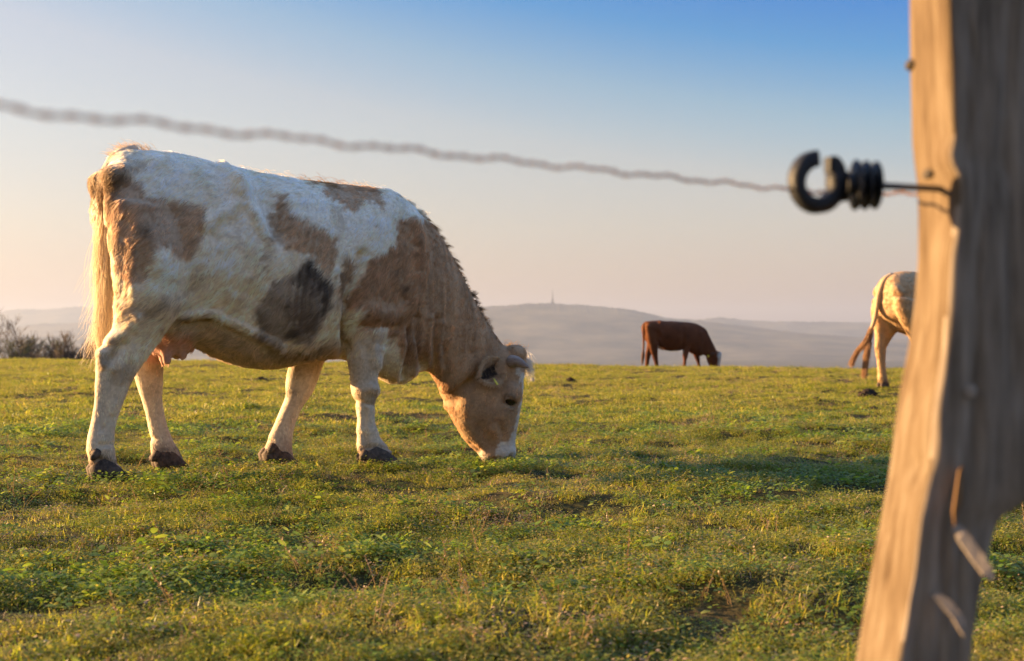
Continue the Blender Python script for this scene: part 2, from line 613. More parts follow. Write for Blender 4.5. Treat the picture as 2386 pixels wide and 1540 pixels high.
def from_head(p):
    """points in the head's axes -> the body's axes"""
    p = np.atleast_2d(np.asarray(p, float))
    d = FH.a - F1.a
    off = (FH.o - F1.o)[:2]
    ou, ov = off[0] * F1.ca + off[1] * F1.sa, -off[0] * F1.sa + off[1] * F1.ca
    return np.stack([ou + p[:, 0] * math.cos(d) - p[:, 1] * math.sin(d), ov + p[:, 0] * math.sin(d) + p[:, 1] * math.cos(d), p[:, 2]], 1)


def HP(px, v):
    q = FH.L(px, v)
    return from_head([q[0], v, q[1]])[0]


def both(f, px, v):
    return f.L(px, v)


def sec(f, a, b_, w, v):
    return (f.L(a, v), f.L(b_, v), w, v)


def main_trunk(f, mb):
    S = [((240, 432), (240, 505), .105), ((250, 392), (256, 610), .165), ((275, 357), (292, 735), .215), ((320, 353), (345, 790), .25), ((385, 357), (395, 815), .268),
         ((450, 367), (450, 806), .285), ((520, 389), (505, 832), .31), ((600, 405), (570, 857), .34), ((690, 419), (650, 858), .345), ((770, 429), (730, 842), .32),
         ((850, 437), (800, 835), .275), ((915, 452), (862, 868), .235), ((965, 492), (912, 893), .195), ((1000, 545), (955, 886), .14), ((1008, 610), (985, 840), .07)]
    loft(mb, [(f.L(a, 0), f.L(b_, 0), w, 0.0) for a, b_, w in S], n=36, p=.86)
    for px_, r_ in (((218, 445), (.052, .040, .085)), ((217, 490), (.052, .045, .11)), ((226, 555), (.050, .05, .12))):
        q = f.L(px_, .14)
        for s in (-1, 1): blob(mb, (q[0] + .045, s * .135, q[1]), r_)


def main_neck(f, mb):
    S = [((915, 462), (868, 872), .22), ((965, 495), (915, 890), .19), ((1012, 535), (962, 872), .155), ((1052, 605), (998, 866), .13), ((1095, 686), (1018, 892), .115), ((1135, 757), (1032, 918), .10), ((1172, 806), (1050, 905), .08)]
    loft(mb, [(f.L(a, 0), f.L(b_, 0), w, 0.0) for a, b_, w in S], n=30, p=.95)


def main_head(f0, mb0):
    f, mb = FH, MB()
    S = [((1120, 770), (1050, 850), .06), ((1160, 800), (1050, 895), .085), ((1212, 813), (1040, 920), .10), ((1226, 838), (1037, 944), .108), ((1219, 880), (1044, 960), .118), ((1217, 925), (1058, 985), .120), ((1211, 962), (1075, 1016), .103),
         ((1204, 1000), (1094, 1039), .082), ((1200, 1030), (1110, 1053), .072), ((1201, 1052), (1119, 1066), .074), ((1198, 1068), (1126, 1077), .064), ((1186, 1078), (1134, 1081), .04)]
    loft(mb, [(f.L(a, 0), f.L(b_, 0), w, 0.0) for a, b_, w in S], n=30, p=.93)
    for s in (-1, 1):                                     # brow over the eye, cheek
        q = f.L((1186, 915), 0); blob(mb, (q[0], s * .098, q[1]), (.05, .034, .05))
        q = f.L((1105, 930), 0); blob(mb, (q[0], s * .075, q[1]), (.10, .045, .12))
    q = f.L((1200, 824), 0); blob(mb, (q[0], 0, q[1]), (.06, .085, .05))
    q = f.L((1098, 872), 0); blob(mb, (q[0], 0, q[1]), (.13, .112, .125))
    q = f.L((1070, 905), 0); blob(mb, (q[0], 0, q[1]), (.10, .104, .080))
    mb0.add(from_head(mb.v), mb.f)


def main_legs(f, mb):
    nh = -.185
    S = [((262, 470), (470, 500), .09, -.16), ((262, 560), (478, 590), .115, -.165), ((264, 640), (456, 672), .115, -.17), ((268, 700), (425, 728), .10, -.178), ((262, 762), (394, 757), .078, nh), ((243, 795), (370, 795), .064, nh),
         ((226, 832), (343, 834), .055, nh), ((222, 885), (313, 880), .048, nh), ((219, 935), (292, 926), .042, nh), ((212, 982), (273, 976), .040, nh), ((203, 1020), (267, 1014), .045, nh),
         ((201, 1046), (267, 1042), .052, nh), ((206, 1070), (270, 1066), .050, nh), ((213, 1100), (284, 1092), .050, nh)]
    loft(mb, [sec(f, a, b_, w, v) for a, b_, w, v in S], p=.95)
    fh = .185
    S = [((262, 600), (420, 620), .10, .165), ((285, 720), (420, 730), .09, .175), ((296, 800), (392, 800), .065, fh), ((306, 850), (381, 848), .055, fh), ((316, 885), (380, 886), .05, fh), ((331, 934), (378, 932), .042, fh),
         ((343, 978), (387, 982), .039, fh), ((350, 1020), (401, 1022), .043, fh), ((351, 1048), (415, 1046), .049, fh), ((354, 1066), (424, 1064), .048, fh), ((362, 1084), (430, 1078), .046, fh)]
    loft(mb, [sec(f, a, b_, w, v) for a, b_, w, v in S], p=.95)
    nf = -.165
    S = [((815, 610), (975, 590), .05, -.155), ((806, 690), (968, 680), .07, -.165), ((805, 760), (930, 752), .075, -.168), ((808, 820), (898, 812), .066, nf), ((815, 870), (880, 868), .056, nf), ((819, 912), (877, 908), .056, nf),
         ((828, 942), (873, 938), .048, nf), ((833, 975), (872, 972), .040, nf), ((833, 1010), (876, 1000), .041, nf), ((832, 1036), (888, 1024), .047, nf), ((834, 1052), (904, 1040), .050, nf), ((846, 1070), (914, 1056), .050, nf)]
    loft(mb, [sec(f, a, b_, w, v) for a, b_, w, v in S], p=.95)
    ff_ = .15
    S = [((700, 740), (830, 740), .07, .145), ((685, 800), (785, 800), .07, ff_), ((674, 850), (755, 842), .062, ff_), ((666, 895), (742, 880), .056, ff_), ((665, 922), (727, 916), .054, ff_), ((651, 962), (702, 952), .044, ff_),
         ((634, 1000), (687, 988), .041, ff_), ((623, 1024), (680, 1018), .046, ff_), ((618, 1046), (679, 1040), .050, ff_), ((614, 1064), (681, 1058), .050, ff_), ((616, 1078), (684, 1070), .048, ff_)]
    loft(mb, [sec(f, a, b_, w, v) for a, b_, w, v in S], p=.95)


def main_udder(f, mb):
    q = f.L((398, 775), 0); blob(mb, (q[0], 0, q[1]), (.135, .135, .118))
    for px, v in (((388, 828), -.07), ((424, 818), -.065), ((380, 828), .04), ((412, 816), .05)):
        a = f.P((px[0] - 2, px[1] - 22), v); b_ = f.P((px[0] + 2, px[1] + 22), v)
        mb.tube([a, a * .5 + b_ * .5, a * .1 + b_ * .9, b_], [.028, .023, .019, .013], 10)


def build_main():
    f = F1
    root = empty('grazing_cow', f.o, f.a)
    tag(root, 'big white and fawn patched cow grazing in the foreground', 'cow', 'cattle grazing on the pasture')
    mb = MB()
    main_trunk(f, mb); main_neck(f, mb); main_head(f, mb); main_legs(f, mb); main_udder(f, mb)
    me, co = fuse(mb, .0105, 9)
    nn = vnormals(me)
    side = np.stack([co[:, 0], -np.abs(co[:, 1]), co[:, 2]], 1)
    px = f.px(side)
    pxd = f.px(co)
    ish = (pxd[:, 0] > 1040) & (co[:, 2] < .72) & (pxd[:, 0] + .6 * (pxd[:, 1] - 820) > 1085)
    px[ish] = pxd[ish]
    wside = sstep(.03, .09, np.abs(co[:, 1]))
    hv = -(nn[:, 0] * math.sin(F1.a - FH.a)) - nn[:, 1] * math.cos(F1.a - FH.a)
    wside[ish] = sstep(-.05, .35, hv)[ish]
    # bones, muscles and folds under the coat: (line, height, width)
    strokes = [
        ([(555, 432), (560, 440)], .022, 22), ([(520, 392), (548, 420), (572, 458), (604, 510), (632, 558)], .014, 15), ([(625, 470), (640, 500), (640, 540)], -.022, 34),
        ([(483, 522), (520, 498), (556, 476)], .010, 14), ([(500, 545), (540, 520)], -.010, 22), ([(300, 395), (345, 372), (390, 372)], .008, 16),
        ([(268, 412), (285, 408)], .024, 20), ([(330, 385), (300, 430)], -.012, 24), ([(640, 560), (628, 600), (600, 650)], .007, 20),
        ([(430, 737), (468, 728), (510, 732), (560, 756), (610, 782), (660, 805)], .012, 10), ([(440, 757), (500, 750), (560, 778), (620, 808)], -.016, 16),
        ([(300, 480), (320, 600), (340, 680)], .010, 60), ([(400, 500), (430, 600), (440, 670)], -.008, 30), ([(330, 640), (400, 670)], -.006, 26),
        ([(262, 790), (290, 775), (320, 740)], .008, 12), ([(258, 840), (290, 800)], -.008, 10), ([(236, 822), (240, 850)], .008, 10),
        ([(838, 590), (822, 640), (808, 700), (803, 768), (806, 812)], -.024, 10), ([(868, 560), (850, 640), (850, 720)], .014, 34), ([(880, 520), (905, 470)], .010, 26),
        ([(968, 516), (984, 570), (986, 630), (970, 690), (930, 742)], .016, 16), ([(990, 520), (1010, 580), (1012, 640), (996, 705), (962, 760)], -.010, 22),
        ([(815, 735), (850, 722), (900, 728)], .010, 18), ([(845, 752), (900, 760), (930, 752)], -.008, 12), ([(905, 800), (925, 760), (945, 700)], -.010, 12), ([(885, 740), (870, 800), (880, 850)], .008, 12),
        ([(938, 880), (950, 830), (958, 770)], -.016, 7), ([(925, 890), (932, 850), (948, 800)], .010, 7), ([(985, 862), (972, 800), (980, 740)], -.012, 7), ([(965, 870), (968, 800)], .008, 7), ([(1003, 866), (997, 800), (1005, 740)], .007, 7),
        ([(1012, 860), (1012, 800), (1018, 740)], -.007, 6), ([(1025, 860), (1022, 800), (1030, 750)], .006, 6), ([(1036, 850), (1036, 800)], -.005, 6), ([(1000, 868), (1012, 898), (1030, 930)], -.006, 10),
        ([(1180, 926), (1187, 922), (1196, 927)], .009, 6), ([(1187, 936), (1190, 937)], -.012, 8), ([(1176, 945), (1190, 950)], .004, 5), ([(1150, 1000), (1176, 960)], .008, 14), ([(1090, 925), (1080, 980)], .006, 24),
        ([(1120, 1000), (1140, 1040)], -.006, 16), ([(1192, 1062), (1189, 1070)], -.012, 5), ([(1140, 1074), (1165, 1068)], -.010, 4), ([(1092, 1032), (1118, 1052)], -.006, 5), ([(1160, 985), (1170, 1010), (1175, 1035)], -.004, 8),
        ([(868, 905), (874, 915)], .006, 10), ([(836, 1000), (872, 1005)], .003, 10), ([(740, 560), (700, 640), (690, 740)], .006, 70),
        ([(262, 872), (246, 930), (236, 1000)], -.006, 7), ([(285, 850), (276, 900), (262, 960)], .005, 7), ([(234, 1036), (262, 1034)], -.005, 5), ([(214, 1060), (245, 1078), (272, 1080)], -.007, 6),
        ([(850, 955), (848, 1010), (850, 1030)], -.005, 6), ([(838, 908), (872, 905)], .006, 12), ([(826, 935), (868, 944)], -.006, 6), ([(846, 1046), (880, 1040), (904, 1046)], -.006, 6),
        ([(352, 900), (356, 960), (366, 1010)], -.005, 7), ([(352, 1030), (400, 1034)], -.006, 6), ([(690, 930), (668, 980), (648, 1016)], -.005, 7), ([(626, 1030), (672, 1036)], -.006, 6),
        ([(700, 560), (720, 520)], .006, 30), ([(560, 600), (540, 680), (560, 740)], .006, 40), ([(350, 560), (380, 640), (370, 700)], .008, 26), ([(296, 520), (286, 600), (284, 690)], -.007, 16)]
    for line, hgt, wd in strokes:
        d = seg_dist(px, line)
        co = co + nn * (1.75 * hgt * np.exp(-(d / wd) ** 2) * wside)[:, None]
    for k in range(9):                                    # faint ribs
        x0 = 690 + k * 17
        d = seg_dist(px, [(x0 + 24, 470), (x0 + 6, 580), (x0 - 14, 700), (x0 - 20, 770)])
        co = co + nn * (.0028 * np.exp(-(d / 6.0) ** 2) * wside)[:, None]
    co = co + nn * (.005 * noise(co, 9, 4, 3) + .0022 * noise(co, 30, 5, 2))[:, None] * np.clip(co[:, 2] / .5, .25, 1)[:, None]
    me.vertices.foreach_set('co', co.ravel())
    nn = vnormals(me)

    # the coat's own pattern
    wob = np.stack([noise(co, 16, 21, 3), noise(co, 16, 22, 3)], 1) * 11 + np.stack([noise(co, 55, 23, 2), noise(co, 55, 24, 2)], 1) * 9
    q = px + wob
    col = np.tile(np.array(WHITE), (len(co), 1))
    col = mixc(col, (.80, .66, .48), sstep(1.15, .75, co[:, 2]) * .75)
    col = mixc(col, (.55, .43, .30), sstep(-.1, .65, noise(co, 5, 31, 3)) * .42)
    col = mixc(col, (.42, .32, .22), sstep(.2, .7, noise(co, 13, 32, 3)) * .42)
    def z1(pts): return [(170.4 + .3686 * x, 312.3 + .3686 * y) for x, y in pts]
    def z2(pts): return [(530 + .3686 * x, 397.5 + .3686 * y) for x, y in pts]
    def z4(pts): return [(965.4 + .2213 * x, 757.1 + .2213 * y) for x, y in pts]
    def patch(poly, c_, soft=4, amt=1.0):
        nonlocal col
        col = mixc(col, c_, amt * (1 - sstep(-soft, soft, poly_sd(q, poly))))
    def spot(x, y, r, c_, amt=1.0):
        nonlocal col
        col = mixc(col, c_, amt * np.exp(-((q[:, 0] - x) ** 2 + (q[:, 1] - y) ** 2) / r ** 2))
    patch(z1([(215, 300), (330, 285), (420, 290), (450, 390), (560, 400), (640, 420), (700, 420), (850, 460), (830, 560), (830, 640), (760, 785), (660, 775), (610, 700), (510, 760), (480, 850), (480, 925), (340, 935), (270, 830), (215, 560)]), (.55, .405, .285), 6)
    patch(z1([(150, 200), (420, 200), (330, 300), (210, 400), (150, 420)]), (.42, .30, .20), 14, .8)
    spot(341, 538, 17, (.16, .11, .07), .9); spot(270, 425, 22, (.12, .08, .05), .8); spot(310, 600, 40, (.30, .2, .12), .5)
    patch(z2([(335, 130), (395, 160), (410, 250), (455, 310), (580, 370), (690, 420), (690, 560), (650, 680), (600, 600), (520, 540), (420, 500), (310, 450), (250, 310), (250, 240), (330, 225)]), (.56, .40, .265), 5)
    patch(z2([(600, 130), (640, 95), (740, 105), (800, 80), (960, 95), (1000, 150), (995, 230), (965, 275), (925, 200), (862, 185), (830, 255), (740, 245), (705, 200), (640, 165)]), (.52, .36, .235), 5)
    patch(z2([(480, 40), (640, 60), (760, 90), (700, 110), (560, 80)]), (.36, .22, .11), 5)
    patch(z2([(725, 570), (810, 555), (805, 680), (740, 810), (695, 795), (705, 700)]), (.50, .34, .215))
    patch(z2([(875, 570), (960, 530), (1060, 480), (1085, 330), (1190, 305), (1330, 330), (1620, 640), (1900, 1050), (2200, 1300), (1800, 1900), (1500, 1900), (1270, 1400), (1250, 1215), (1110, 1245), (1100, 1150), (1030, 1000), (990, 985), (860, 990), (840, 870), (760, 840), (830, 700)]), FAWN)
    patch(z2([(850, 980), (1010, 1010), (1000, 1130), (900, 1300), (800, 1330), (770, 1200), (760, 1000)]), (.62, .49, .36), 12, .75)
    patch(z2([(900, 1060), (1000, 1130), (940, 1250), (870, 1180)]), (.66, .57, .46), 8, .8)
    patch(z2([(770, 1180), (960, 1180), (930, 1480), (800, 1480)]), (.58, .44, .30), 14, .7)
    patch(z2([(1110, 1240), (1160, 1010), (1260, 1010), (1260, 1200), (1160, 1320)]), (.36, .22, .13), 8, .7)
    # belly with its shade put into the tan colour, udder
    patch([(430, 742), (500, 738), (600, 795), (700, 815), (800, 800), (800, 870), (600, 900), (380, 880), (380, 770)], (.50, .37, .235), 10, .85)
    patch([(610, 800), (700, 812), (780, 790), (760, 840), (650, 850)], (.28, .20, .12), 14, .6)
    ud = sstep(1.0, .75, np.sqrt(((px[:, 0] - 402) / 62) ** 2 + ((px[:, 1] - 800) / 58) ** 2)) * sstep(.36, .30, np.abs(co[:, 1]) + .18)
    col = mixc(col, PINK, ud)
    # dried mud on the side
    patch(z2([(480, 565), (560, 620), (655, 690), (665, 780), (640, 880), (570, 1080), (480, 1070), (400, 1050), (330, 1100), (240, 1105), (195, 1050), (180, 920), (250, 800), (310, 690), (420, 640)]), (.38, .295, .22), 7, .9)
    patch(z2([(480, 575), (570, 640), (660, 700), (650, 860), (610, 900), (560, 800), (480, 760), (440, 640)]), (.17, .125, .095), 11, .75)
    patch(z2([(370, 860), (450, 780), (560, 800), (600, 900), (520, 1050), (400, 1040)]), (.19, .125, .08), 14, .7)
    for x, y, r, a in ((520, 610, 12, 1), (540, 640, 20, 1), (610, 700, 14, .9), (625, 800, 14, .7), (610, 890, 12, .6), (480, 720, 12, .4), (400, 1020, 14, .5), (1075, 625, 8, .8), (1130, 735, 9, .85)):
        spot(530 + .3686 * x, 397.5 + .3686 * y, r, (.035, .028, .024), a * .85)
    mudw = (1 - sstep(-8, 10, poly_sd(q, z2([(480, 565), (655, 690), (665, 780), (640, 880), (570, 1080), (400, 1050), (240, 1105), (180, 920), (310, 690)]))))
    col = mixc(col, (.07, .052, .04), mudw * sstep(.1, .5, noise(co, 26, 33, 3)) * .6)
    col = mixc(col, (.54, .44, .34), mudw * sstep(.15, .5, noise(co, 22, 34, 3)) * .5)
    for ln_, wd_, a_ in (([(628, 560), (600, 650), (560, 700)], 22, .25), ([(806, 600), (803, 720), (808, 800)], 9, .55), ([(430, 745), (500, 736), (600, 790)], 8, .5), ([(270, 660), (300, 720), (380, 700)], 24, .3),
                         ([(470, 640), (440, 680), (420, 720)], 22, .35), ([(640, 480), (650, 540)], 22, .3), ([(300, 372), (330, 376)], 16, .4), ([(262, 410), (262, 470)], 12, .6)):
        col = mixc(col, (.26, .19, .12), np.exp(-(seg_dist(q, ln_) / wd_) ** 2) * a_)  # soiled folds and hollows, with their shade put into the colour
    # head
    patch(z4([(1085, 480), (1150, 480), (1200, 560), (1170, 740), (1150, 860), (1130, 1000), (1110, 1100), (1100, 1350), (1070, 1500), (840, 1500), (850, 1330), (910, 1260), (985, 1215), (1025, 1130), (1060, 1000), (1085, 880), (1125, 740), (1115, 640)]), (.72, .63, .53), 3)
    patch(z4([(690, 1320), (760, 1360), (820, 1480), (700, 1480), (660, 1380)]), (.60, .50, .42), 5, .8)
    patch(z4([(430, 680), (520, 700), (560, 1000), (700, 1260), (690, 1340), (560, 1270), (420, 1000)]), (.50, .34, .19), 10, .5)
    spot(1187, 934, 10, (.14, .09, .06), .5); spot(1190, 952, 6, (.12, .08, .055), .6); spot(1179, 962, 9, (.2, .13, .08), .5); spot(1186, 945, 18, (.45, .33, .22), .35)
    spot(1188, 1066, 8, (.02, .014, .013), 1.0); spot(1178, 1074, 12, (.46, .30, .25), .8)
    col = mixc(col, (.06, .04, .035), np.exp(-(seg_dist(q, [(1136, 1077), (1152, 1073), (1166, 1071)]) / 3.5) ** 2) * .8)
    spot(1150, 900, 20, (.42, .3, .2), .3)
    wr = noise(np.stack([co[:, 0] * 60, co[:, 1] * 12, co[:, 2] * 5], 1), 1.0, 52, 2)
    nk = sstep(930, 990, px[:, 0]) * (~ish) * (px[:, 1] > 480)
    col = col * (1 + .45 * wr * nk)[:, None]
    fc = ish.astype(float)
    col = col * (1 + fc * .35 * noise(np.stack([co[:, 0] * 22, co[:, 1] * 10, co[:, 2] * 9], 1), 1.0, 53, 3))[:, None]
    spot(1160, 905, 13, (.24, .14, .07), .5); spot(1120, 960, 22, (.40, .25, .14), .5); spot(1172, 985, 12, (.22, .13, .075), .5); spot(1178, 1010, 9, (.2, .12, .07), .4)
    col = mixc(col, (.10, .065, .04), np.exp(-(seg_dist(q, [(1172, 927), (1182, 921), (1196, 926)]) / 3.5) ** 2) * .7)
    # legs: soiled lower parts
    zz = co[:, 2]
    low = sstep(.60, .42, zz) * (px[:, 0] < 930)
    col = mixc(col, (.52, .40, .29), low * (.35 + .5 * np.clip(noise(co, 11, 41, 3), 0, 1)))
    fet = sstep(.16, .06, zz + .03 * noise(co, 25, 43, 2)) * (px[:, 0] < 940)
    col = mixc(col, (.36, .26, .19), fet * .8)
    col = mixc(col, DARK, fet * sstep(.05, .6, noise(co, 30, 44, 3)) * .9)
    patch([(228, 815), (256, 820), (262, 850), (240, 862), (226, 850)], (.26, .19, .12), 8, .7); patch([(262, 800), (286, 775), (290, 790), (268, 825)], (.34, .26, .18), 6, .6)
    patch([(262, 870), (300, 850), (316, 868), (300, 890), (268, 905)], (.42, .31, .2), 10, .75); patch([(310, 720), (400, 690), (420, 715), (340, 760)], (.46, .36, .25), 16, .5)
    spot(313, 892, 7, (.08, .055, .04), .7); spot(871, 933, 12, (.2, .13, .08), .7); spot(714, 925, 10, (.12, .09, .07), .75)
    col = col * (1 + .10 * noise(co, 40, 51, 2))[:, None]
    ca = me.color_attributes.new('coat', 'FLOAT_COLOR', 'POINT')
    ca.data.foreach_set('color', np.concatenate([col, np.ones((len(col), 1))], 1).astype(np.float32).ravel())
    me.name = 'body'
    me.materials.clear(); me.materials.append(M_coat)
    me.polygons.foreach_set('use_smooth', [True] * len(me.polygons))
    body = bpy.data.objects.new('body', me); COL.objects.link(body); body.parent = root

    # ---- coat
    bare = np.maximum(ud, np.maximum(sstep(.05, .02, zz), np.exp(-((px[:, 0] - 1188) / 12) ** 2 - ((px[:, 1] - 1072) / 9) ** 2)))
    bare = np.maximum(bare, np.exp(-((px[:, 0] - 1188) / 9) ** 2 - ((px[:, 1] - 935) / 8) ** 2))
    wgt = (1 - bare) * np.where(co[:, 1] < .05, 1.0, .45) * np.where(zz < .5, .8, 1.0)
    NH = 190000
    itp, idx, W = sample_mesh(me, co, nn, NH, wgt)
    ro, no, hc, hp = itp(co), unit(itp(nn)), itp(col), itp(px)
    u_, z_ = ro[:, 0], ro[:, 2]
    head = sstep(1040, 1100, hp[:, 0]) * sstep(800, 850, hp[:, 1] + .35 * (hp[:, 0] - 1100))
    neck = sstep(960, 1020, hp[:, 0]) * (1 - head)
    leg = sstep(.62, .5, z_) * (1 - head) * (1 - neck)
    flow = np.array([-.80, 0, -.62])[None, :] * (1 - head - neck - leg)[:, None] + np.array([-.1, 0, -1.0])[None, :] * leg[:, None] + np.array([-.35, 0, -.9])[None, :] * neck[:, None] + np.array([-.25, 0, -1.0])[None, :] * head[:, None]
    n1, n2 = noise(ro, 7, 61, 2), noise(ro, 34, 62, 2)
    n3 = noise(ro, 7, 63, 2)
    flow = flow + np.stack([n1 * .55 + n2 * .45, n3 * .25, n3 * .5 - n2 * .35], 1) + RNG.normal(0, .11, (NH, 3))
    flow = unit(flow - no * (flow * no).sum(1, keepdims=True))
    ln = (.032 + .014 * noise(ro, 10, 64, 2)) * (1 - head) * (1 - .35 * neck) + .014 * head
    ln = ln * (1 - .5 * leg) * RNG.uniform(.55, 1.2, NH)
    sa_, ta_ = -.8 * ro[:, 0] - .62 * ro[:, 2], .62 * ro[:, 0] - .8 * ro[:, 2]
    sa_ = np.where(leg > .5, ro[:, 2], sa_); ta_ = np.where(leg > .5, ro[:, 0], ta_)
    streak = noise(np.stack([sa_ * 26, ro[:, 1] * 55, ta_ * 100], 1), 1.0, 67, 2)      # locks of hair lying the same way
    crest = np.exp(-(seg_dist(hp, [(930, 462), (965, 488), (1003, 530), (1050, 598), (1100, 688), (1150, 785)]) / 11) ** 2) * sstep(.10, .03, np.abs(ro[:, 1]))
    ridge = np.exp(-(seg_dist(hp, [(262, 366), (300, 350), (350, 350), (420, 360)]) / 10) ** 2) * sstep(.12, .03, np.abs(ro[:, 1]))
    back = np.exp(-(seg_dist(hp, [(560, 398), (700, 418), (900, 445)]) / 9) ** 2)
    under = sstep(-.3, -.8, no[:, 2]) * sstep(1000, 900, hp[:, 0]) * (z_ > .5)
    ln = ln * (1 + .5 * ridge + .25 * back + .35 * under) * (1 + .35 * streak)
    lift = .15 + .12 * RNG.random(NH) + .25 * ridge + .18 * back + .25 * under + .1 * np.clip(n2, 0, 1)
    lift = lift + .16 * np.clip(streak, 0, 1)
    hc = hc * (1 + .22 * n2 + .46 * streak + RNG.normal(0, .10, NH))[:, None]
    make_hair('coat_hair', root, ro, no, flow, ln, np.clip(hc * 1.25, .01, .95), np.full(NH, .0010), lift, 4, .12)

    # ---- mane: clumped spikes along the crest of the neck
    line = spline([f.P(p_, 0) for p_ in ((915, 455), (955, 478), (998, 520), (1030, 566), (1062, 622), (1092, 676), (1120, 730), (1150, 788))], 64)
    rts, nrm, fl, lns, cl, lf = [], [], [], [], [], []
    for k in range(63):
        tdir = line[k + 1] - line[k]; tdir /= np.linalg.norm(tdir)
        up = np.array([-tdir[2], 0, tdir[0]])
        if up[2] < 0: up = -up
        frac = k / 63
        cc = np.array(WHITE) if frac < .24 else np.array((.42, .26, .145)) * (1 if frac < .6 else .62)
        curly = frac > .62
        for q_ in range(3):
            v0 = RNG.normal(0, .018)
            if RNG.random() < .3: continue
            base = line[k] + tdir * RNG.uniform(-.012, .022) + np.array([0, v0, 0]) - up * .012
            dd = unit(tdir * (.75 if not curly else .1) + up * (.75 if not curly else .9) + RNG.normal(0, .16 if not curly else .45, 3))
            L_ = RNG.uniform(.018, .066) * (1.0 if not curly else .75)
            for j in range(26):
                off = RNG.normal(0, .0078, 3)
                rts.append(base + off); nrm.append(up); fl.append(unit(dd - off * 9)); lns.append(L_ * RNG.uniform(.75, 1)); cl.append(cc * RNG.uniform(.75, 1.15)); lf.append(.15)
    A_ = np.array
    make_hair('mane', root, A_(rts), A_(nrm), A_(fl), A_(lns), A_(cl), np.full(len(rts), .0008), A_(lf), 5, .25)
    # tufts on the tail head, the back and the poll
    rts, nrm, fl, lns, cl, lf = [], [], [], [], [], []
    def tuft(px_, v, dirs, L_, c_, n_=40, spread=.012, jit=.22):
        b0 = HP(px_, v) if px_[0] > 1150 else f.P(px_, v)
        for j in range(n_):
            rts.append(b0 + RNG.normal(0, spread, 3)); nrm.append((0, 0, 1.0)); fl.append(unit(np.array(dirs) + RNG.normal(0, jit, 3)))
            lns.append(L_ * RNG.uniform(.6, 1.1)); cl.append(np.array(c_) * RNG.uniform(.8, 1.15)); lf.append(.2)
    for p_ in ((272, 366), (285, 356), (292, 352), (300, 351), (312, 351), (325, 351), (340, 353), (352, 356)):
        tuft(p_, RNG.normal(0, .015), (-.7, 0, .55), .065, (.62, .47, .33), 34)
    for x in range(570, 900, 11):
        y = np.interp(x, [570, 600, 690, 770, 850, 900], [400, 405, 420, 430, 438, 448])
        tuft((x, y + 3), 0, (-.9, 0, .35), .04, (.36, .22, .12) if 700 < x < 810 else (.66, .58, .48), 26, .016)
    for k in range(14):
        tuft((1188 + RNG.uniform(-12, 22), 812 + RNG.uniform(-3, 14)), RNG.uniform(-.05, .09), (.35, 0, .35), .05, (.42, .26, .13), 34, .014, .4)
    for k in range(9):
        tuft((1222 + RNG.uniform(-6, 6), 835 + RNG.uniform(-8, 22)), RNG.uniform(.02, .10), (.45, .1, -.75), .065, (.75, .70, .62), 34, .012, .25)
    make_hair('forelock', root, A_(rts), A_(nrm), A_(fl), A_(lns), A_(cl), np.full(len(rts), .0008), A_(lf), 5, .3)

    # ---- tail
    tp = [f.P(p_, v) for p_, v in (((318, 360), 0), ((290, 364), 0), ((264, 380), -.01), ((247, 410), -.02), ((241, 455), -.02), ((244, 520), -.03), ((248, 585), -.04), ((248, 650), -.04), ((243, 705), -.04))]
    tp = spline(tp, 40)
    rad = np.interp(np.linspace(0, 1, 40), [0, .15, .3, .55, 1], [.046, .042, .030, .019, .011])
    tmb = MB(); tmb.tube(tp, rad, 14)
    tail = tmb.build('tail', M_coat, root)
    tco = np.array(tmb.v)
    tcol = np.tile(np.array((.64, .53, .41)), (len(tco), 1))
    tpx = f.px(tco)
    tcol = mixc(tcol, (.30, .20, .12), sstep(400, 440, tpx[:, 1]) * sstep(560, 480, tpx[:, 1]) * .8)
    ca = tail.data.color_attributes.new('coat', 'FLOAT_COLOR', 'POINT')
    ca.data.foreach_set('color', np.concatenate([tcol, np.ones((len(tcol), 1))], 1).astype(np.float32).ravel())
    tn = vnormals(tail.data)
    itp, idx, W = sample_mesh(tail.data, tco, tn, 9000)
    ro, no, hc = itp(tco), unit(itp(tn)), itp(tcol)
    fl = unit(np.array([-.1, 0, -1.0])[None, :] + RNG.normal(0, .2, ro.shape))
    make_hair('tail_hair', tail, ro, no, fl, RNG.uniform(.02, .04, 9000), hc * RNG.uniform(.8, 1.1, (9000, 1)), np.full(9000, .0008), np.full(9000, .25), 4, .1)
    # long switch hanging down to the hock
    NS = 1900
    t0 = RNG.uniform(.45, 1.0, NS) ** .8
    ro = np.stack([np.interp(t0, np.linspace(0, 1, 40), tp[:, k]) for k in range(3)], 1) + RNG.normal(0, .008, (NS, 3))
    endz = f.L((232, 868), -.04)[1]
    Ls = np.minimum(ro[:, 2] - endz, .50) * RNG.uniform(.55, 1.0, NS)
    npts = 9
    t = np.linspace(0, 1, npts)
    sp = RNG.normal(0, 1, (NS, 2))
    ph = RNG.uniform(0, 6.28, NS) * .25 + (sp[:, 0] > 0) * 2.2
    pos = np.zeros((NS, npts, 3))
    wid = (.017 * np.sin(np.pi * np.clip(t, 0, .85)) + .005)[None, :]
    wave = .012 * np.sin(t[None, :] * 9 + ph[:, None]) * t[None, :]
    pos[:, :, 0] = ro[:, 0:1] + sp[:, 0:1] * wid * .6 + wave - .02 * t[None, :] ** 1.2
    pos[:, :, 1] = ro[:, 1:2] + sp[:, 1:2] * wid * .8
    pos[:, :, 2] = ro[:, 2:3] - Ls[:, None] * t[None, :]
    stray = RNG.random(NS) < .05
    pos[stray, :, 0] -= (t[None, :] ** 1.6 * RNG.uniform(.02, .09, (stray.sum(), 1)))
    hcv = bpy.data.hair_curves.new('tail_switch'); hcv.add_curves([npts] * NS)
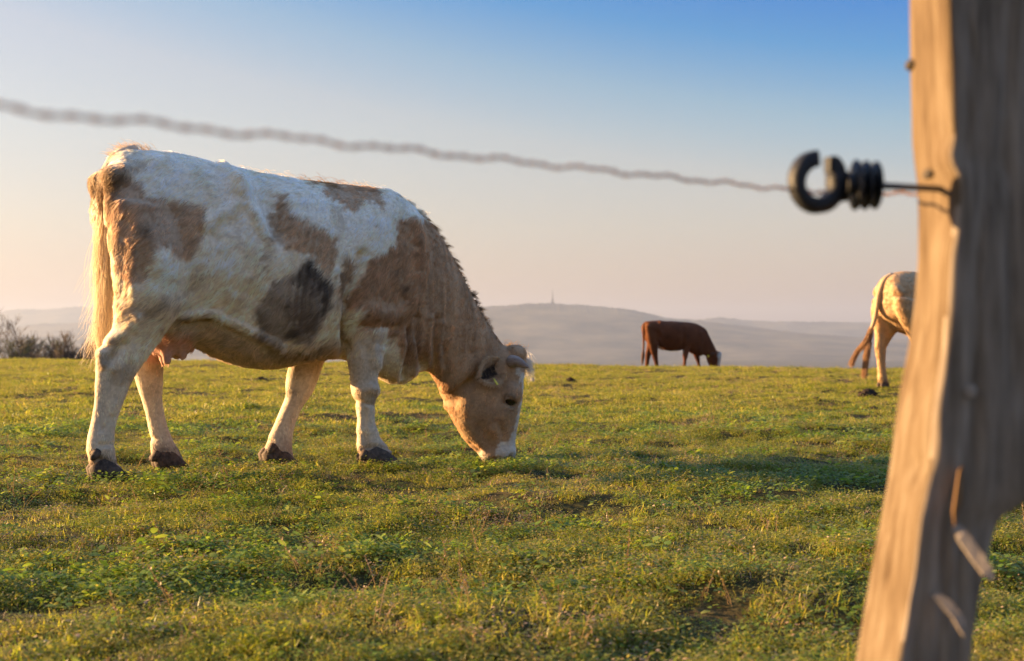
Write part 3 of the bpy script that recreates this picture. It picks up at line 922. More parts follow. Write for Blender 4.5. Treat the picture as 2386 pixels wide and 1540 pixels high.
    hcv.attributes['position'].data.foreach_set('vector', pos.astype(np.float32).ravel())
    ra = hcv.attributes.get('radius') or hcv.attributes.new('radius', 'FLOAT', 'POINT')
    ra.data.foreach_set('value', (np.full((NS, 1), .0007) * (1 - .7 * t[None, :] ** 2)).astype(np.float32).ravel())
    ca = hcv.attributes.new('coat', 'FLOAT_COLOR', 'CURVE')
    cc = np.array((.92, .78, .58))[None, :] * RNG.uniform(.7, 1.1, (NS, 1))
    ca.data.foreach_set('color', np.concatenate([np.clip(cc, 0, .95), np.ones((NS, 1))], 1).astype(np.float32).ravel())
    hcv.materials.append(M_hair)
    so = bpy.data.objects.new('tail_switch', hcv); COL.objects.link(so); so.parent = tail; so['kind'] = 'stuff'

    # ---- horns, ears, eyes
    def P_(px_, v):
        q_ = FH.L(px_, v); return np.array([q_[0], v, q_[1]])
    for s in (-1, 1):
        hb_ = P_((1192, 842), -.085); ht = P_((1231, 856), -.150); hm = P_((1212, 847), -.135)
        pts = spline([hb_, hm * .6 + hb_ * .4 + np.array([0, -.012, .006]), hm * .5 + ht * .5, ht], 14)
        if s > 0: pts = pts * np.array([1, -1, 1])
        pts = from_head(pts)
        h = MB().tube(pts, np.interp(np.linspace(0, 1, 14), [0, .3, .7, 1], [.034, .027, .015, .005]), 14).build('horn', M_horn, root)
        # ear: a hairy scoop
        eb, et = P_((1170, 846), -.095), P_((1117, 876), -.20)
        ax = et - eb; Le = np.linalg.norm(ax); ax /= Le
        dn = unit(np.cross(ax, np.array([0, 1.0, 0]))); dn = dn if dn[2] < 0 else -dn
        out = unit(np.cross(dn, ax)); out = out if out[1] < 0 else -out
        ev, ef = [], []
        nu, nw = 15, 13
        for layer in (0, 1):
            for i in range(nu):
                tt = i / (nu - 1)
                wd = .072 * (math.sin(math.pi * (tt * .86 + .14)) ** .75) * (1 if tt < 1 else .1) + .004
                for j in range(nw):
                    sj = (j / (nw - 1)) * 2 - 1
                    p_ = eb + ax * Le * tt + dn * (wd * sj * .95 + .012) - out * (.032 * (1 - sj * sj) * (1 - tt * .5)) + out * .004 * layer
                    if layer == 0: p_ = p_ - out * .004 * (1 - sj * sj)
                    ev.append(p_ * np.array([1, -s, 1]))
        for layer in (0, 1):
            o_ = layer * nu * nw
            for i in range(nu - 1):
                for j in range(nw - 1):
                    q4 = (o_ + i * nw + j, o_ + i * nw + j + 1, o_ + (i + 1) * nw + j + 1, o_ + (i + 1) * nw + j)
                    ef.append(q4 if layer else q4[::-1])
        M_ = nu * nw
        edge = [i * nw for i in range(nu)] + [(nu - 1) * nw + j for j in range(1, nw)] + [i * nw + nw - 1 for i in range(nu - 2, -1, -1)]
        for a_, b_ in zip(edge[:-1], edge[1:]):
            ef.append((a_, b_, b_ + M_, a_ + M_))
        ev = from_head(ev)
        ear = mesh_obj('ear', ev, ef, M_coat, root)
        eco = np.array(ev)
        inner = np.arange(len(ev)) >= M_
        jj = np.tile(np.abs(np.linspace(-1, 1, nw)), nu * 2)
        ecol = np.where((inner & (jj < .40))[:, None], np.array((.04, .025, .018))[None, :], np.where(jj > .8, 1, 0)[:, None] * np.array((.62, .46, .30))[None, :] + np.where(jj > .8, 0, 1)[:, None] * np.array((.42, .26, .145))[None, :])
        ca = ear.data.color_attributes.new('coat', 'FLOAT_COLOR', 'POINT')
        ca.data.foreach_set('color', np.concatenate([ecol, np.ones((len(ecol), 1))], 1).astype(np.float32).ravel())
        en = vnormals(ear.data)
        rimw = np.where(jj > .7, 2.0, np.where(inner, .35, 1.0))
        itp, idx, W = sample_mesh(ear.data, eco, en, 3500, rimw)
        ro, no, hc = itp(eco), unit(itp(en)), itp(ecol)
        axs = from_head([ax * np.array([1, -s, 1])])[0] - from_head([[0, 0, 0]])[0]
        fl = unit(axs[None, :] * .8 + RNG.normal(0, .45, ro.shape))
        make_hair('ear_hair', ear, ro, no, fl, RNG.uniform(.014, .032, 3500), np.clip(hc * 1.2 + .01, 0, .8) * RNG.uniform(.8, 1.15, (3500, 1)), np.full(3500, .0008), np.full(3500, .35), 4, .1)
        if s < 0:
            tg = MB()
            c0 = eb + ax * Le * .62 + dn * .045 + out * .012
            rings = []
            for hh in (-.0012, .0012):
                rings.append([c0 + out * (hh + 0) + ax * (.003 + .004 * a1) * a2 + dn * a1 * .036 + out * .008 * a1 for a1, a2 in ((0, -1), (0, 1), (.5, 1.2), (1, 1), (1, -1), (.5, -1.2))])
            tg.rings(rings)
            tg.v = [tuple(q_) for q_ in from_head(tg.v)]
            tg.build('ear_tag', M_tag, ear, False)
    # eyes sit in the skin where the face shows them
    for s in (-1, 1):
        d = np.hypot(px[:, 0] - 1187.5, px[:, 1] - 934.5) + np.where(hv * -s < .2, 1e3, 0) + np.where(ish, 0, 1e3)
        k = int(np.argmin(d)); c0 = co[k] + nn[k] * .001
        eb_ = MB(); blob(eb_, (0, 0, 0), (.036, .026, .027), 12)
        e = eb_.build('eye', M_eye, root); e.location = c0; e.rotation_euler = (0, R(35), R(0))
        lid = MB()
        nk = nn[k]; ex = unit(np.cross(nk, [0, 0, 1])); ez = np.cross(ex, nk)
        if (ex[0] < 0): ex = -ex
        for up_ in (1, -1):
            arc = [c0 + nk * (.014 + .004 * math.sin(q_)) + (ex * .88 - ez * .35) * .040 * math.cos(q_) + unit(ez + ex * .3) * (.027 if up_ > 0 else .024) * math.sin(q_) * up_ for q_ in np.linspace(0.05, math.pi - .05, 12)]
            lid.tube(arc, [.003 + .005 * math.sin(q_) for q_ in np.linspace(0.05, math.pi - .05, 12)], 7)
        lid.build('eyelid', M_lid, root)
    # ---- hooves: two claws and two dew claws to a foot
    for (tx, ty), (hx_, hy_), v in (((299, 1119), (215, 1119), -.185), ((436, 1093), (364, 1093), .185), ((929, 1078), (846, 1078), -.165), ((688, 1084), (616, 1080), .15)):
        tu, hu = f.L((tx, ty), v)[0], f.L((hx_, hy_), v)[0]
        for s in (-1, 1):
            m_ = MB(); claw(m_, tu - .01 * (s > 0), hu, .098, .030, v + s * .027, s * .004)
            m_.build('hoof', M_hoof, root)
    for (x, y), v in (((222, 1058), -.185), ((362, 1062), .185), ((846, 1060), -.165), ((632, 1044), .15)):
        for s in (-1, 1):
            p0 = f.P((x, y), v + s * .030)
            m_ = MB(); m_.tube([p0 + np.array([.012, s * .004, .014]), p0 + np.array([0, s * .010, 0]), p0 + np.array([-.016, s * .016, -.016]), p0 + np.array([-.020, s * .018, -.024])], [.020, .020, .014, .006], 10)
            m_.build('dewclaw', M_hoof, root)
    return root


M_tag, n, l, b = new_mat('yellow_tag')
b.inputs['Base Color'].default_value = (.62, .50, .03, 1); b.inputs['Roughness'].default_value = .5
M_eye, n, l, b = new_mat('dark_eye')
b.inputs['Base Color'].default_value = (.012, .008, .007, 1); b.inputs['Roughness'].default_value = .08
M_lid = noise_mat('dark_eyelid', (.20, .125, .075), (.34, .225, .14), 60, .7, .3)
build_main()


# ---- the other two animals, farther away
def paint(me, name, col):
    ca = me.color_attributes.new(name, 'FLOAT_COLOR', 'POINT')
    ca.data.foreach_set('color', np.concatenate([col, np.ones((len(col), 1))], 1).astype(np.float32).ravel())


def finish_body(me, co, col, root, nh, length, lift, flowfn, rad=.0011):
    me.vertices.foreach_set('co', co.ravel())
    nn = vnormals(me)
    paint(me, 'coat', col)
    me.name = 'body'
    me.materials.clear(); me.materials.append(M_coat)
    me.polygons.foreach_set('use_smooth', [True] * len(me.polygons))
    body = bpy.data.objects.new('body', me); COL.objects.link(body); body.parent = root
    itp, idx, W = sample_mesh(me, co, nn, nh)
    ro, no, hc = itp(co), unit(itp(nn)), itp(col)
    fl = flowfn(ro) + RNG.normal(0, .2, ro.shape) + .5 * noise(ro, 9, 71, 2)[:, None]
    fl = unit(fl - no * (fl * no).sum(1, keepdims=True))
    hc = hc * (1 + .3 * noise(ro, 25, 72, 2) + RNG.normal(0, .1, nh))[:, None]
    make_hair('coat_hair', root, ro, no, fl, length * RNG.uniform(.6, 1.2, nh), np.clip(hc, .005, .9), np.full(nh, rad), np.full(nh, lift), 4, .1)
    return body


def build_red():
    z0 = float(gz(4.35, 36.0))
    Y0 = 36.0
    x0 = at(1512, 800, Y0)[0]
    f = Frame(x0, Y0, float(gz(x0 + .6, Y0 + .2)), R(19))
    root = empty('grazing_cow', f.o, f.a)
    tag(root, 'dark red brown cow with white face grazing far off on the crest', 'cow', 'cattle grazing on the pasture')
    def p(x, y): return (1419.7 + .15985 * x, 662.5 + .15985 * y)
    def L(x, y, v=0.0): return f.L(p(x, y), v)
    def S(a, b_, w, v=0.0): return (L(*a, v), L(*b_, v), w, v)
    mb = MB()
    loft(mb, [S((500, 590), (505, 680), .11), S((512, 552), (540, 800), .20), S((560, 535), (600, 880), .26), S((680, 530), (700, 905), .30), (L(860, 535), L(840, 965), .35, 0), (L(1000, 540), L(980, 968), .345, 0),
              (L(1120, 548), L(1100, 950), .29, 0), (L(1220, 562), L(1190, 1005), .23, 0), (L(1310, 595), L(1270, 1040), .18, 0), (L(1370, 640), L(1340, 1040), .12, 0), (L(1395, 700), L(1370, 1000), .06, 0)], n=28, p=.86)
    loft(mb, [S((1240, 568), (1200, 1000), .20), S((1390, 640), (1300, 1030), .15), S((1445, 745), (1380, 1030), .12), S((1500, 850), (1400, 1040), .105), S((1555, 970), (1425, 1070), .09)], p=.95)
    loft(mb, [S((1550, 965), (1415, 1050), .09), S((1622, 990), (1415, 1080), .11), S((1625, 1050), (1428, 1115), .115), S((1618, 1110), (1450, 1165), .09), S((1605, 1180), (1485, 1205), .07), S((1600, 1225), (1520, 1235), .065), S((1585, 1240), (1540, 1242), .04)], p=.93)
    nh, nf = -.19, -.17
    loft(mb, [S((520, 600), (700, 640), .09, -.15), S((535, 760), (720, 800), .11, -.16), S((560, 860), (712, 890), .10, -.175), S((590, 960), (702, 955), .075, nh), S((622, 1040), (700, 1030), .055, nh),
              S((640, 1100), (704, 1090), .045, nh), S((655, 1160), (712, 1155), .04, nh), S((662, 1215), (720, 1210), .05, nh), S((668, 1245), (735, 1240), .05, nh)])
    fh = .18
    loft(mb, [S((540, 800), (690, 820), .09, .165), S((545, 900), (650, 910), .075, fh), S((528, 990), (615, 990), .058, fh), S((520, 1050), (596, 1050), .05, fh), S((524, 1110), (580, 1110), .043, fh), S((520, 1180), (572, 1180), .045, fh), S((520, 1215), (580, 1215), .05, fh)])
    loft(mb, [S((1080, 760), (1260, 740), .07, -.155), S((1068, 880), (1200, 880), .07, nf), S((1066, 970), (1158, 960), .06, nf), S((1072, 1050), (1140, 1045), .052, nf), S((1078, 1100), (1125, 1095), .04, nf), S((1070, 1180), (1114, 1180), .045, nf), S((1072, 1240), (1130, 1240), .05, nf)])
    loft(mb, [S((1190, 900), (1330, 900), .07, .15), S((1222, 1020), (1312, 1020), .058, .15), S((1250, 1090), (1316, 1085), .05, .15), S((1275, 1150), (1318, 1145), .04, .15), S((1282, 1195), (1326, 1195), .047, .15), S((1284, 1235), (1340, 1235), .05, .15)])
    me, co = fuse(mb, .018, 6)
    nn = vnormals(me)
    px = f.px(np.stack([co[:, 0], -np.abs(co[:, 1]), co[:, 2]], 1))
    lx = (px - np.array([1419.7, 662.5])) / .15985
    for line, hgt, wd in (([(740, 560), (735, 660), (760, 720)], .03, 26), ([(700, 700), (690, 820)], -.03, 30), ([(725, 800), (760, 880), (820, 930)], .03, 22), ([(1090, 650), (1080, 800), (1075, 920)], -.03, 22),
                          ([(560, 640), (600, 780)], .02, 50), ([(1340, 700), (1330, 850), (1300, 950)], .025, 26)):
        co = co + nn * (hgt * np.exp(-(seg_dist(lx, line) / wd) ** 2))[:, None]
    co = co + nn * (.008 * noise(co, 8, 81, 3))[:, None]
    col = np.tile(np.array((.135, .046, .019)), (len(co), 1))
    col = col * (1 + .5 * noise(co, 5, 85, 3))[:, None]
    col = mixc(col, (.15, .055, .02), sstep(780, 480, lx[:, 0]))
    w = lx + noise(co, 14, 83, 2)[:, None] * 12
    col = mixc(col, (.60, .56, .52), 1 - sstep(-8, 8, poly_sd(w, [(1585, 960), (1700, 960), (1700, 1300), (1560, 1300), (1575, 1180), (1590, 1110), (1568, 1040)])))
    col = mixc(col, (.55, .48, .40), (1 - sstep(-8, 8, poly_sd(w, [(710, 900), (850, 968), (1080, 955), (1080, 1000), (850, 1010), (700, 950)]))) * .9)
    finish_body(me, co, col, root, 26000, .03, .2, lambda r: np.array([-.6, 0, -.8])[None, :] + 0 * r, .0022)
    tl = spline([f.P(p(540, 560), 0), f.P(p(505, 590), -.01), f.P(p(494, 680), -.01), f.P(p(496, 800), 0), f.P(p(497, 900), 0), f.P(p(492, 980), 0)], 20)
    t_ = MB().tube(tl, np.linspace(.045, .022, 20), 10).build('tail', M_coat, root)
    paint(t_.data, 'coat', np.tile(np.array((.13, .048, .02)), (len(t_.data.vertices), 1)))
    sw = MB()
    sw.tube(spline([f.P(p(492, 960), 0), f.P(p(487, 1040), 0), f.P(p(480, 1110), .01), f.P(p(474, 1180), .0)], 10), [.024, .034, .042, .045, .043, .04, .034, .028, .018, .006], 9)
    s_ = sw.build('tail_switch', M_coat, t_)
    paint(s_.data, 'coat', np.tile(np.array((.09, .045, .03)), (len(s_.data.vertices), 1)))
    for s in (-1, 1):
        e0, e1 = f.P(p(1530, 1010), -.09), f.P(p(1465, 1025), -.20)
        e_ = MB().tube([(q[0], q[1] * -s, q[2]) for q in (e0, e0 * .6 + e1 * .4, e0 * .25 + e1 * .75, e1)], [.03, .05, .045, .008], 8).build('ear', M_coat, root)
        paint(e_.data, 'coat', np.tile(np.array((.10, .04, .02)), (len(e_.data.vertices), 1)))
        if s < 0:
            c0 = f.P(p(1440, 1045), -.21); m_ = MB(); m_.tube([c0 + np.array([0, .012, 0]), c0 + np.array([0, -.004, 0])], .03, 8); m_.build('ear_tag', M_tag, e_, False)
        h0 = f.P(p(1562, 1000), -.08); h1 = f.P(p(1610, 985), -.14)
        MB().tube([(q[0], q[1] * -s, q[2]) for q in (h0, (h0 + h1) / 2 + np.array([0, -.015, 0]), h1)], [.03, .022, .006], 8).build('horn', M_horn, root)
    for (a, b_), v in (((668, 735), nh), ((515, 585), fh), ((1068, 1135), nf), ((1282, 1345), .15)):
        hu, tu = L(a, 1240, v)[0], L(b_, 1240, v)[0]
        for s in (-1, 1):
            m_ = MB(); claw(m_, tu + .02, hu, .08, .027, v + s * .027); m_.build('hoof', M_hoof, root)


def build_cream():
    """pale cow walking off, mostly behind the fence post"""
    Y0 = 16.6
    A = at(2085, 820, Y0)
    f = Frame(A[0], Y0, float(gz(A[0], Y0)), R(38))
    root = empty('walking_cow', f.o, f.a)
    tag(root, 'cream cow walking away, half hidden behind the fence post', 'cow', 'cattle grazing on the pasture')
    mb = MB()
    def S(a, b_, w, v=0.0): return (np.array(a), np.array(b_), w, v)
    loft(mb, [S((-.20, 1.17), (-.20, 1.02), .10), S((-.17, 1.30), (-.15, .88), .17), S((-.08, 1.38), (-.05, .80), .225), S((.08, 1.42), (.08, .70), .26), S((.30, 1.43), (.30, .66), .28), S((.52, 1.39), (.52, .62), .31), S((.80, 1.35), (.80, .58), .345),
              S((1.05, 1.34), (1.05, .58), .34), S((1.25, 1.35), (1.25, .60), .30), S((1.42, 1.35), (1.40, .62), .25), S((1.58, 1.28), (1.54, .66), .19), S((1.68, 1.12), (1.66, .76), .10)], n=30, p=.86)
    loft(mb, [S((1.40, 1.36), (1.42, .72), .20), S((1.58, 1.32), (1.64, .82), .16), S((1.72, 1.26), (1.80, .88), .13), S((1.86, 1.22), (1.92, .92), .11), S((1.98, 1.22), (2.0, .95), .10)])
    loft(mb, [S((1.95, 1.20), (1.94, .93), .10), S((2.05, 1.23), (1.98, .92), .11), S((2.16, 1.16), (2.06, .87), .115), S((2.28, 1.02), (2.16, .80), .09), S((2.38, .88), (2.28, .72), .075), S((2.42, .80), (2.34, .70), .06)])
    v = .185
    def leg(cfg, vv):
        loft(mb, [S((a, z1), (b_, z2), w, vv) for a, z1, b_, z2, w in cfg])
    hindA = [(-.15, 1.10, .30, 1.05, .10), (-.17, .95, .34, .90, .12), (-.15, .80, .30, .76, .11), (-.12, .68, .20, .66, .085), (-.12, .56, .09, .55, .06), (-.12, .48, .05, .47, .052), (-.09, .36, .03, .36, .042), (-.07, .24, .035, .24, .04), (-.065, .15, .05, .15, .05), (-.05, .08, .08, .08, .05), (-.03, .03, .11, .03, .05)]
    leg(hindA, v)
    # right hind leg swinging forward, lifted at the hock
    hindB = [(-.12, 1.10, .34, 1.05, .10), (-.08, .95, .42, .88, .12), (.02, .80, .46, .74, .11), (.14, .68, .44, .64, .085), (.24, .56, .43, .56, .06), (.26, .48, .41, .49, .052), (.31, .37, .42, .38, .042), (.35, .26, .45, .27, .04), (.37, .18, .49, .19, .048), (.41, .11, .54, .13, .048), (.45, .06, .58, .08, .045)]
    leg([(a - .12, z1, b_ - .12, z2, w) for a, z1, b_, z2, w in hindB], -v)
    fore = [(1.20, 1.0, 1.56, 1.02, .07), (1.24, .82, 1.52, .84, .07), (1.30, .66, 1.48, .66, .066), (1.32, .54, 1.45, .54, .056), (1.32, .44, 1.44, .44, .055), (1.34, .34, 1.42, .34, .042), (1.34, .20, 1.42, .20, .042), (1.33, .14, 1.45, .14, .05), (1.35, .04, 1.49, .04, .05)]
    leg(fore, .16)
    leg([(a + .22 * (1 - z1), z1, b_ + .22 * (1 - z2), z2, w) for a, z1, b_, z2, w in fore], -.16)
    me, co = fuse(mb, .015, 7)
    nn = vnormals(me)
    lv = np.abs(co[:, 1])
    uz = np.stack([co[:, 0], co[:, 2]], 1)
    for line, hgt, wd in (([(.33, 1.28), (.36, 1.24)], .022, .06), ([(-.17, 1.2), (-.15, 1.17)], .028, .045), ([(.2, 1.3), (.36, 1.1), (.46, .85)], .008, .05), ([(.52, 1.15), (.55, 1.0)], -.03, .09), ([(.1, .95), (.2, .8)], .012, .09), ([(.36, .72), (.5, .66)], .02, .05)):
        co = co + nn * (hgt * np.exp(-(seg_dist(uz, line) / wd) ** 2) * sstep(.05, .12, lv))[:, None]
    co = co + nn * (.007 * noise(co, 8, 91, 3) + .004 * noise(co, 24, 92, 2))[:, None]
    col = np.tile(np.array((.62, .43, .25)), (len(co), 1))
    col = mixc(col, (.50, .32, .17), sstep(-.1, .6, noise(co, 6, 93, 3)) * sstep(.25, .55, co[:, 0]) * sstep(.5, .75, co[:, 2]) * .9)
    col = mixc(col, (.34, .21, .11), sstep(.15, .6, noise(co, 9, 94, 3)) * sstep(.05, .3, lv) * .7 * (co[:, 2] < 1.1) * (co[:, 2] > .35))
    col = mixc(col, (.20, .14, .10), sstep(.14, .05, co[:, 2]))
    def fl(r):
        o = np.tile(np.array([-.5, 0, -.85]), (len(r), 1)); return o
    finish_body(me, co, col, root, 46000, .036, .25, fl, .0016)
    tl = spline([(-.04, .01, 1.37), (-.15, .045, 1.31), (-.205, .08, 1.16), (-.215, .105, 1.0), (-.225, .13, .85), (-.26, .155, .72), (-.31, .175, .62)], 26)
    t_ = MB().tube(tl, np.linspace(.042, .02, 26), 10).build('tail', M_coat, root)
    paint(t_.data, 'coat', np.tile(np.array((.50, .36, .22)), (len(t_.data.vertices), 1)))
    NS = 900
    k = RNG.random(NS)
    ro = np.array([-.255, .15, .74])[None, :] + (np.array([-.31, .175, .60]) - np.array([-.255, .15, .74]))[None, :] * k[:, None] + RNG.normal(0, .014, (NS, 3))
    fork = RNG.integers(0, 3, NS)
    tips = np.array([(-.44, .32, .30), (-.34, .20, .15), (-.38, .15, .36)])[fork] + RNG.normal(0, .018, (NS, 3))
    npts = 7; t = np.linspace(0, 1, npts)
    pos = ro[:, None, :] + (tips - ro)[:, None, :] * t[None, :, None]
    pos += (np.sin(t * 7)[None, :, None] * .018 * (fork[:, None, None] - 1) + RNG.normal(0, .006, (NS, 1, 3)) * np.sin(t * 3.1)[None, :, None])
    hcv = bpy.data.hair_curves.new('tail_switch'); hcv.add_curves([npts] * NS)
    hcv.attributes['position'].data.foreach_set('vector', pos.astype(np.float32).ravel())
    ra = hcv.attributes.get('radius') or hcv.attributes.new('radius', 'FLOAT', 'POINT')
    ra.data.foreach_set('value', (np.full((NS, 1), .0016) * (1 - .6 * t[None, :])).astype(np.float32).ravel())
    ca = hcv.attributes.new('coat', 'FLOAT_COLOR', 'CURVE')
    cc = np.array((.42, .26, .15))[None, :] * RNG.uniform(.6, 1.2, (NS, 1))
    ca.data.foreach_set('color', np.concatenate([cc, np.ones((NS, 1))], 1).astype(np.float32).ravel())
    hcv.materials.append(M_hair)
    so = bpy.data.objects.new('tail_switch', hcv); COL.objects.link(so); so.parent = t_; so['kind'] = 'stuff'
    for s in (-1, 1):
        e_ = MB().tube([(2.0, s * .09, 1.14), (1.98, s * .14, 1.13), (1.96, s * .20, 1.10), (1.95, s * .24, 1.07)], [.03, .05, .045, .008], 8).build('ear', M_coat, root)
        paint(e_.data, 'coat', np.tile(np.array((.45, .33, .2)), (len(e_.data.vertices), 1)))
        eo = MB(); blob(eo, (0, 0, 0), (.02, .017, .018), 10); eo = eo.build('eye', M_eye, root); eo.location = (2.16, s * .105, 1.06)
    for hu, tu, vv, zz in ((-.05, .12, v, 0), (.32, .46, -v, .03), (1.35, 1.50, .16, 0), (1.56, 1.71, -.16, 0)):
        for s in (-1, 1):
            m_ = MB(); claw(m_, tu, hu, .08, .027, vv + s * .027); h = m_.build('hoof', M_hoof, root); h.location.z = zz


build_red()
build_cream()

# ------------------------------------------------------------------ transmission mast on the hill
mp = at(1287, 711, 8000)
base_z = mp[2] - 8
mast = empty('transmission_mast', (mp[0], 8000, base_z))
tag(mast, 'slender broadcasting mast standing on the hilltop', 'mast')
m_ = MB()
for k in range(9):                                             # tapered lattice foot
    z0, z1 = k * 5.2, (k + 1) * 5.2
    w0, w1 = np.interp(z0, [0, 26, 48], [9.5, 6.6, 4.0]), np.interp(z1, [0, 26, 48], [9.5, 6.6, 4.0])
    cs = [(1, 1), (-1, 1), (-1, -1), (1, -1)]
    for q in range(4):
        a_, b_ = cs[q], cs[(q + 1) % 4]
        m_.tube([(a_[0] * w0, a_[1] * w0, z0), (a_[0] * w1, a_[1] * w1, z1)], .8, 4)
        m_.tube([(a_[0] * w0, a_[1] * w0, z0), (b_[0] * w1, b_[1] * w1, z1)], .5, 4)
        m_.tube([(b_[0] * w0, b_[1] * w0, z0), (a_[0] * w1, a_[1] * w1, z1)], .5, 4)
m_.build('lattice_foot', M_mast, mast, False)
m_ = MB()
for z, r, h in ((24, 8.6, 3.5), (33, 7.4, 3), (41, 6.0, 2.5)):
    m_.tube([(0, 0, z), (0, 0, z + h)], r, 12)
m_.build('platform', M_mast, mast, False)
MB().tube([(0, 0, 0), (0, 0, 48), (0, 0, 52), (0, 0, 76)], [5.0, 4.2, 3.4, 2.7], 10).build('shaft', M_mast, mast, False)
MB().tube([(0, 0, 76), (0, 0, 77), (0, 0, 100)], [1.9, 1.7, 1.2], 8).build('antenna', M_mast, mast, False)

# ------------------------------------------------------------------ bare trees beyond the crest on the left
M_twig = noise_mat('bare_twigs', (.09, .07, .055), (.19, .15, .115), 3, .9, 0)
M_leafy = noise_mat('budding_twigs', (.09, .09, .045), (.18, .17, .08), 3, .9, 0)


def tree_meshes(seed, H, spread, upright, nb):
    rnd = random.Random(seed)
    tr, cr = MB(), MB()
    def limb(p, d, L, r, lev, mbx):
        n_ = 4 if lev < 2 else 3
        pts = [np.array(p)]; dd = np.array(d, float)
        for k in range(n_):
            dd = dd + np.array([rnd.gauss(0, .12), rnd.gauss(0, .12), rnd.gauss(0, .06) + .05 * upright])
            dd /= np.linalg.norm(dd)
            pts.append(pts[-1] + dd * L / n_)
        mbx.tube(pts, np.linspace(r, r * .45, n_ + 1), 5 if lev < 1 else 3, lev < 1)
        if lev >= 4: return
        kids = (nb, 5, 5, 4)[lev]
        for k in range(kids):
            fpos = rnd.uniform(.25 if lev else .12, 1.0)
            q = pts[min(int(fpos * n_), n_)]
            a_ = rnd.uniform(0, 6.283); tilt = rnd.uniform(.3, .85) * spread
            side = np.array([math.cos(a_), math.sin(a_), 0.0])
            nd = dd * math.cos(tilt) + side * math.sin(tilt) + np.array([0, 0, .22 * upright])
            nd /= np.linalg.norm(nd)
            limb(q, nd, L * rnd.uniform(.45, .68), max(r * .5, .011), lev + 1, cr)
    stems = rnd.choice((2, 3, 3))
    for s in range(stems):
        a_ = rnd.uniform(0, 6.283)
        limb((math.cos(a_) * .2 * s, math.sin(a_) * .2 * s, -.3), (math.cos(a_) * .18 * spread, math.sin(a_) * .18 * spread, 1), H * rnd.uniform(.55, .72), .07 * H / 5, 0, tr)
    return tr, cr


def base_tree(seed, H, spread, upright, nb, mat):
    tr, cr = tree_meshes(seed, H, spread, upright, nb)
    rt = empty('bare_tree', (0, 0, 0))
    tr.build('trunk', M_bark, rt); cr.build('crown', mat, rt, False)
    return rt


def copy_tree(o):
    r = o.copy(); COL.objects.link(r)
    for ch in o.children:
        c_ = ch.copy(); COL.objects.link(c_); c_.parent = r
    return r


kinds = [base_tree(1, 5.4, 1.1, .6, 8, M_twig), base_tree(2, 4.6, .75, 1.2, 7, M_twig), base_tree(3, 3.4, 1.1, .7, 8, M_leafy), base_tree(4, 4.6, .6, 1.5, 6, M_twig)]
used = set()
TREES = [(-14, 714, 0, 84, 'tall spreading bare tree cut by the left picture edge'), (28, 728, 0, 86, 'broad bare tree with twiggy crown, tallest of the whole row'), (8, 786, 2, 80, 'low dark bush at the foot of the tall bare tree'),
         (82, 778, 2, 88, 'greenish budding shrub right of the tall bare tree'), (106, 790, 2, 90, 'shorter budding shrub beside the greenish one'), (121, 769, 1, 96, 'thin bare tree left of the two dense ones'), (134, 784, 2, 92, 'low brownish bush below the thin bare tree'),
         (147, 765, 3, 92, 'narrow upright bare tree, highest of the right cluster'), (173, 766, 3, 93, 'dense upright bare tree near the tail of the cow'), (187, 770, 1, 95, 'forked bare tree next to the hanging tail'),
         (205, 769, 3, 96, 'bare tree just left of the cow hind leg')]
for i, (dx, dytop, kd, Yt, lab) in enumerate(TREES):
    o = kinds[kd] if kd not in used else copy_tree(kinds[kd])
    first = kd not in used; used.add(kd)
    x = (dx - CX) / FPX * Yt
    zg = float(gz(x, Yt))
    ztop = EYE + (HY - dytop) / FPX * Yt
    hgt = max(max(v[2] for v in (c_.bound_box[k] for k in range(8))) for c_ in o.children)
    o.location = (x, Yt, zg)
    s = (ztop - zg) / hgt
    o.scale = (s * 1.0, s * 1.0, s)
    o.rotation_euler = (0, 0, i * 1.9)
    tag(o, lab, 'tree' if kd in (0, 1, 3) else 'bush', 'bare trees and bushes beyond the crest')
    if kd == 2: o.name = 'bush'

# ------------------------------------------------------------------ fence post, ring insulator and wire close to the camera
def wood(name, c1, c2, c3, rough=.85, bump=.5):
    m, n, l, b = new_mat(name)
    t = n.new('ShaderNodeTexCoord'); mp_ = n.new('ShaderNodeMapping'); mp_.inputs['Scale'].default_value = (1, 1, .09)
    l.new(t.outputs['Object'], mp_.inputs[0])
    nz = n.new('ShaderNodeTexNoise'); nz.inputs['Scale'].default_value = 85; nz.inputs['Detail'].default_value = 7; nz.inputs['Roughness'].default_value = .6
    l.new(mp_.outputs[0], nz.inputs[0])
    nz2 = n.new('ShaderNodeTexNoise'); nz2.inputs['Scale'].default_value = 7; nz2.inputs['Detail'].default_value = 3
    l.new(t.outputs['Object'], nz2.inputs[0])
    rp = ramp(n, [(.33, c1), (.5, c2), (.68, c3)])
    ad = n.new('ShaderNodeMath'); ad.operation = 'MULTIPLY_ADD'
    l.new(nz2.outputs[0], ad.inputs[0]); ad.inputs[1].default_value = .45
    sb = n.new('ShaderNodeMath'); sb.operation = 'MULTIPLY_ADD'; l.new(nz.outputs[0], sb.inputs[0]); sb.inputs[1].default_value = .75; sb.inputs[2].default_value = -.1
    l.new(sb.outputs[0], ad.inputs[2])
    l.new(ad.outputs[0], rp.inputs[0]); l.new(rp.outputs[0], b.inputs['Base Color'])
    b.inputs['Roughness'].default_value = rough; b.inputs['Specular IOR Level'].default_value = .2
    bp = n.new('ShaderNodeBump'); bp.inputs['Strength'].default_value = bump; bp.inputs['Distance'].default_value = .004
    l.new(nz.outputs[0], bp.inputs['Height']); l.new(bp.outputs[0], b.inputs['Normal'])
    return m


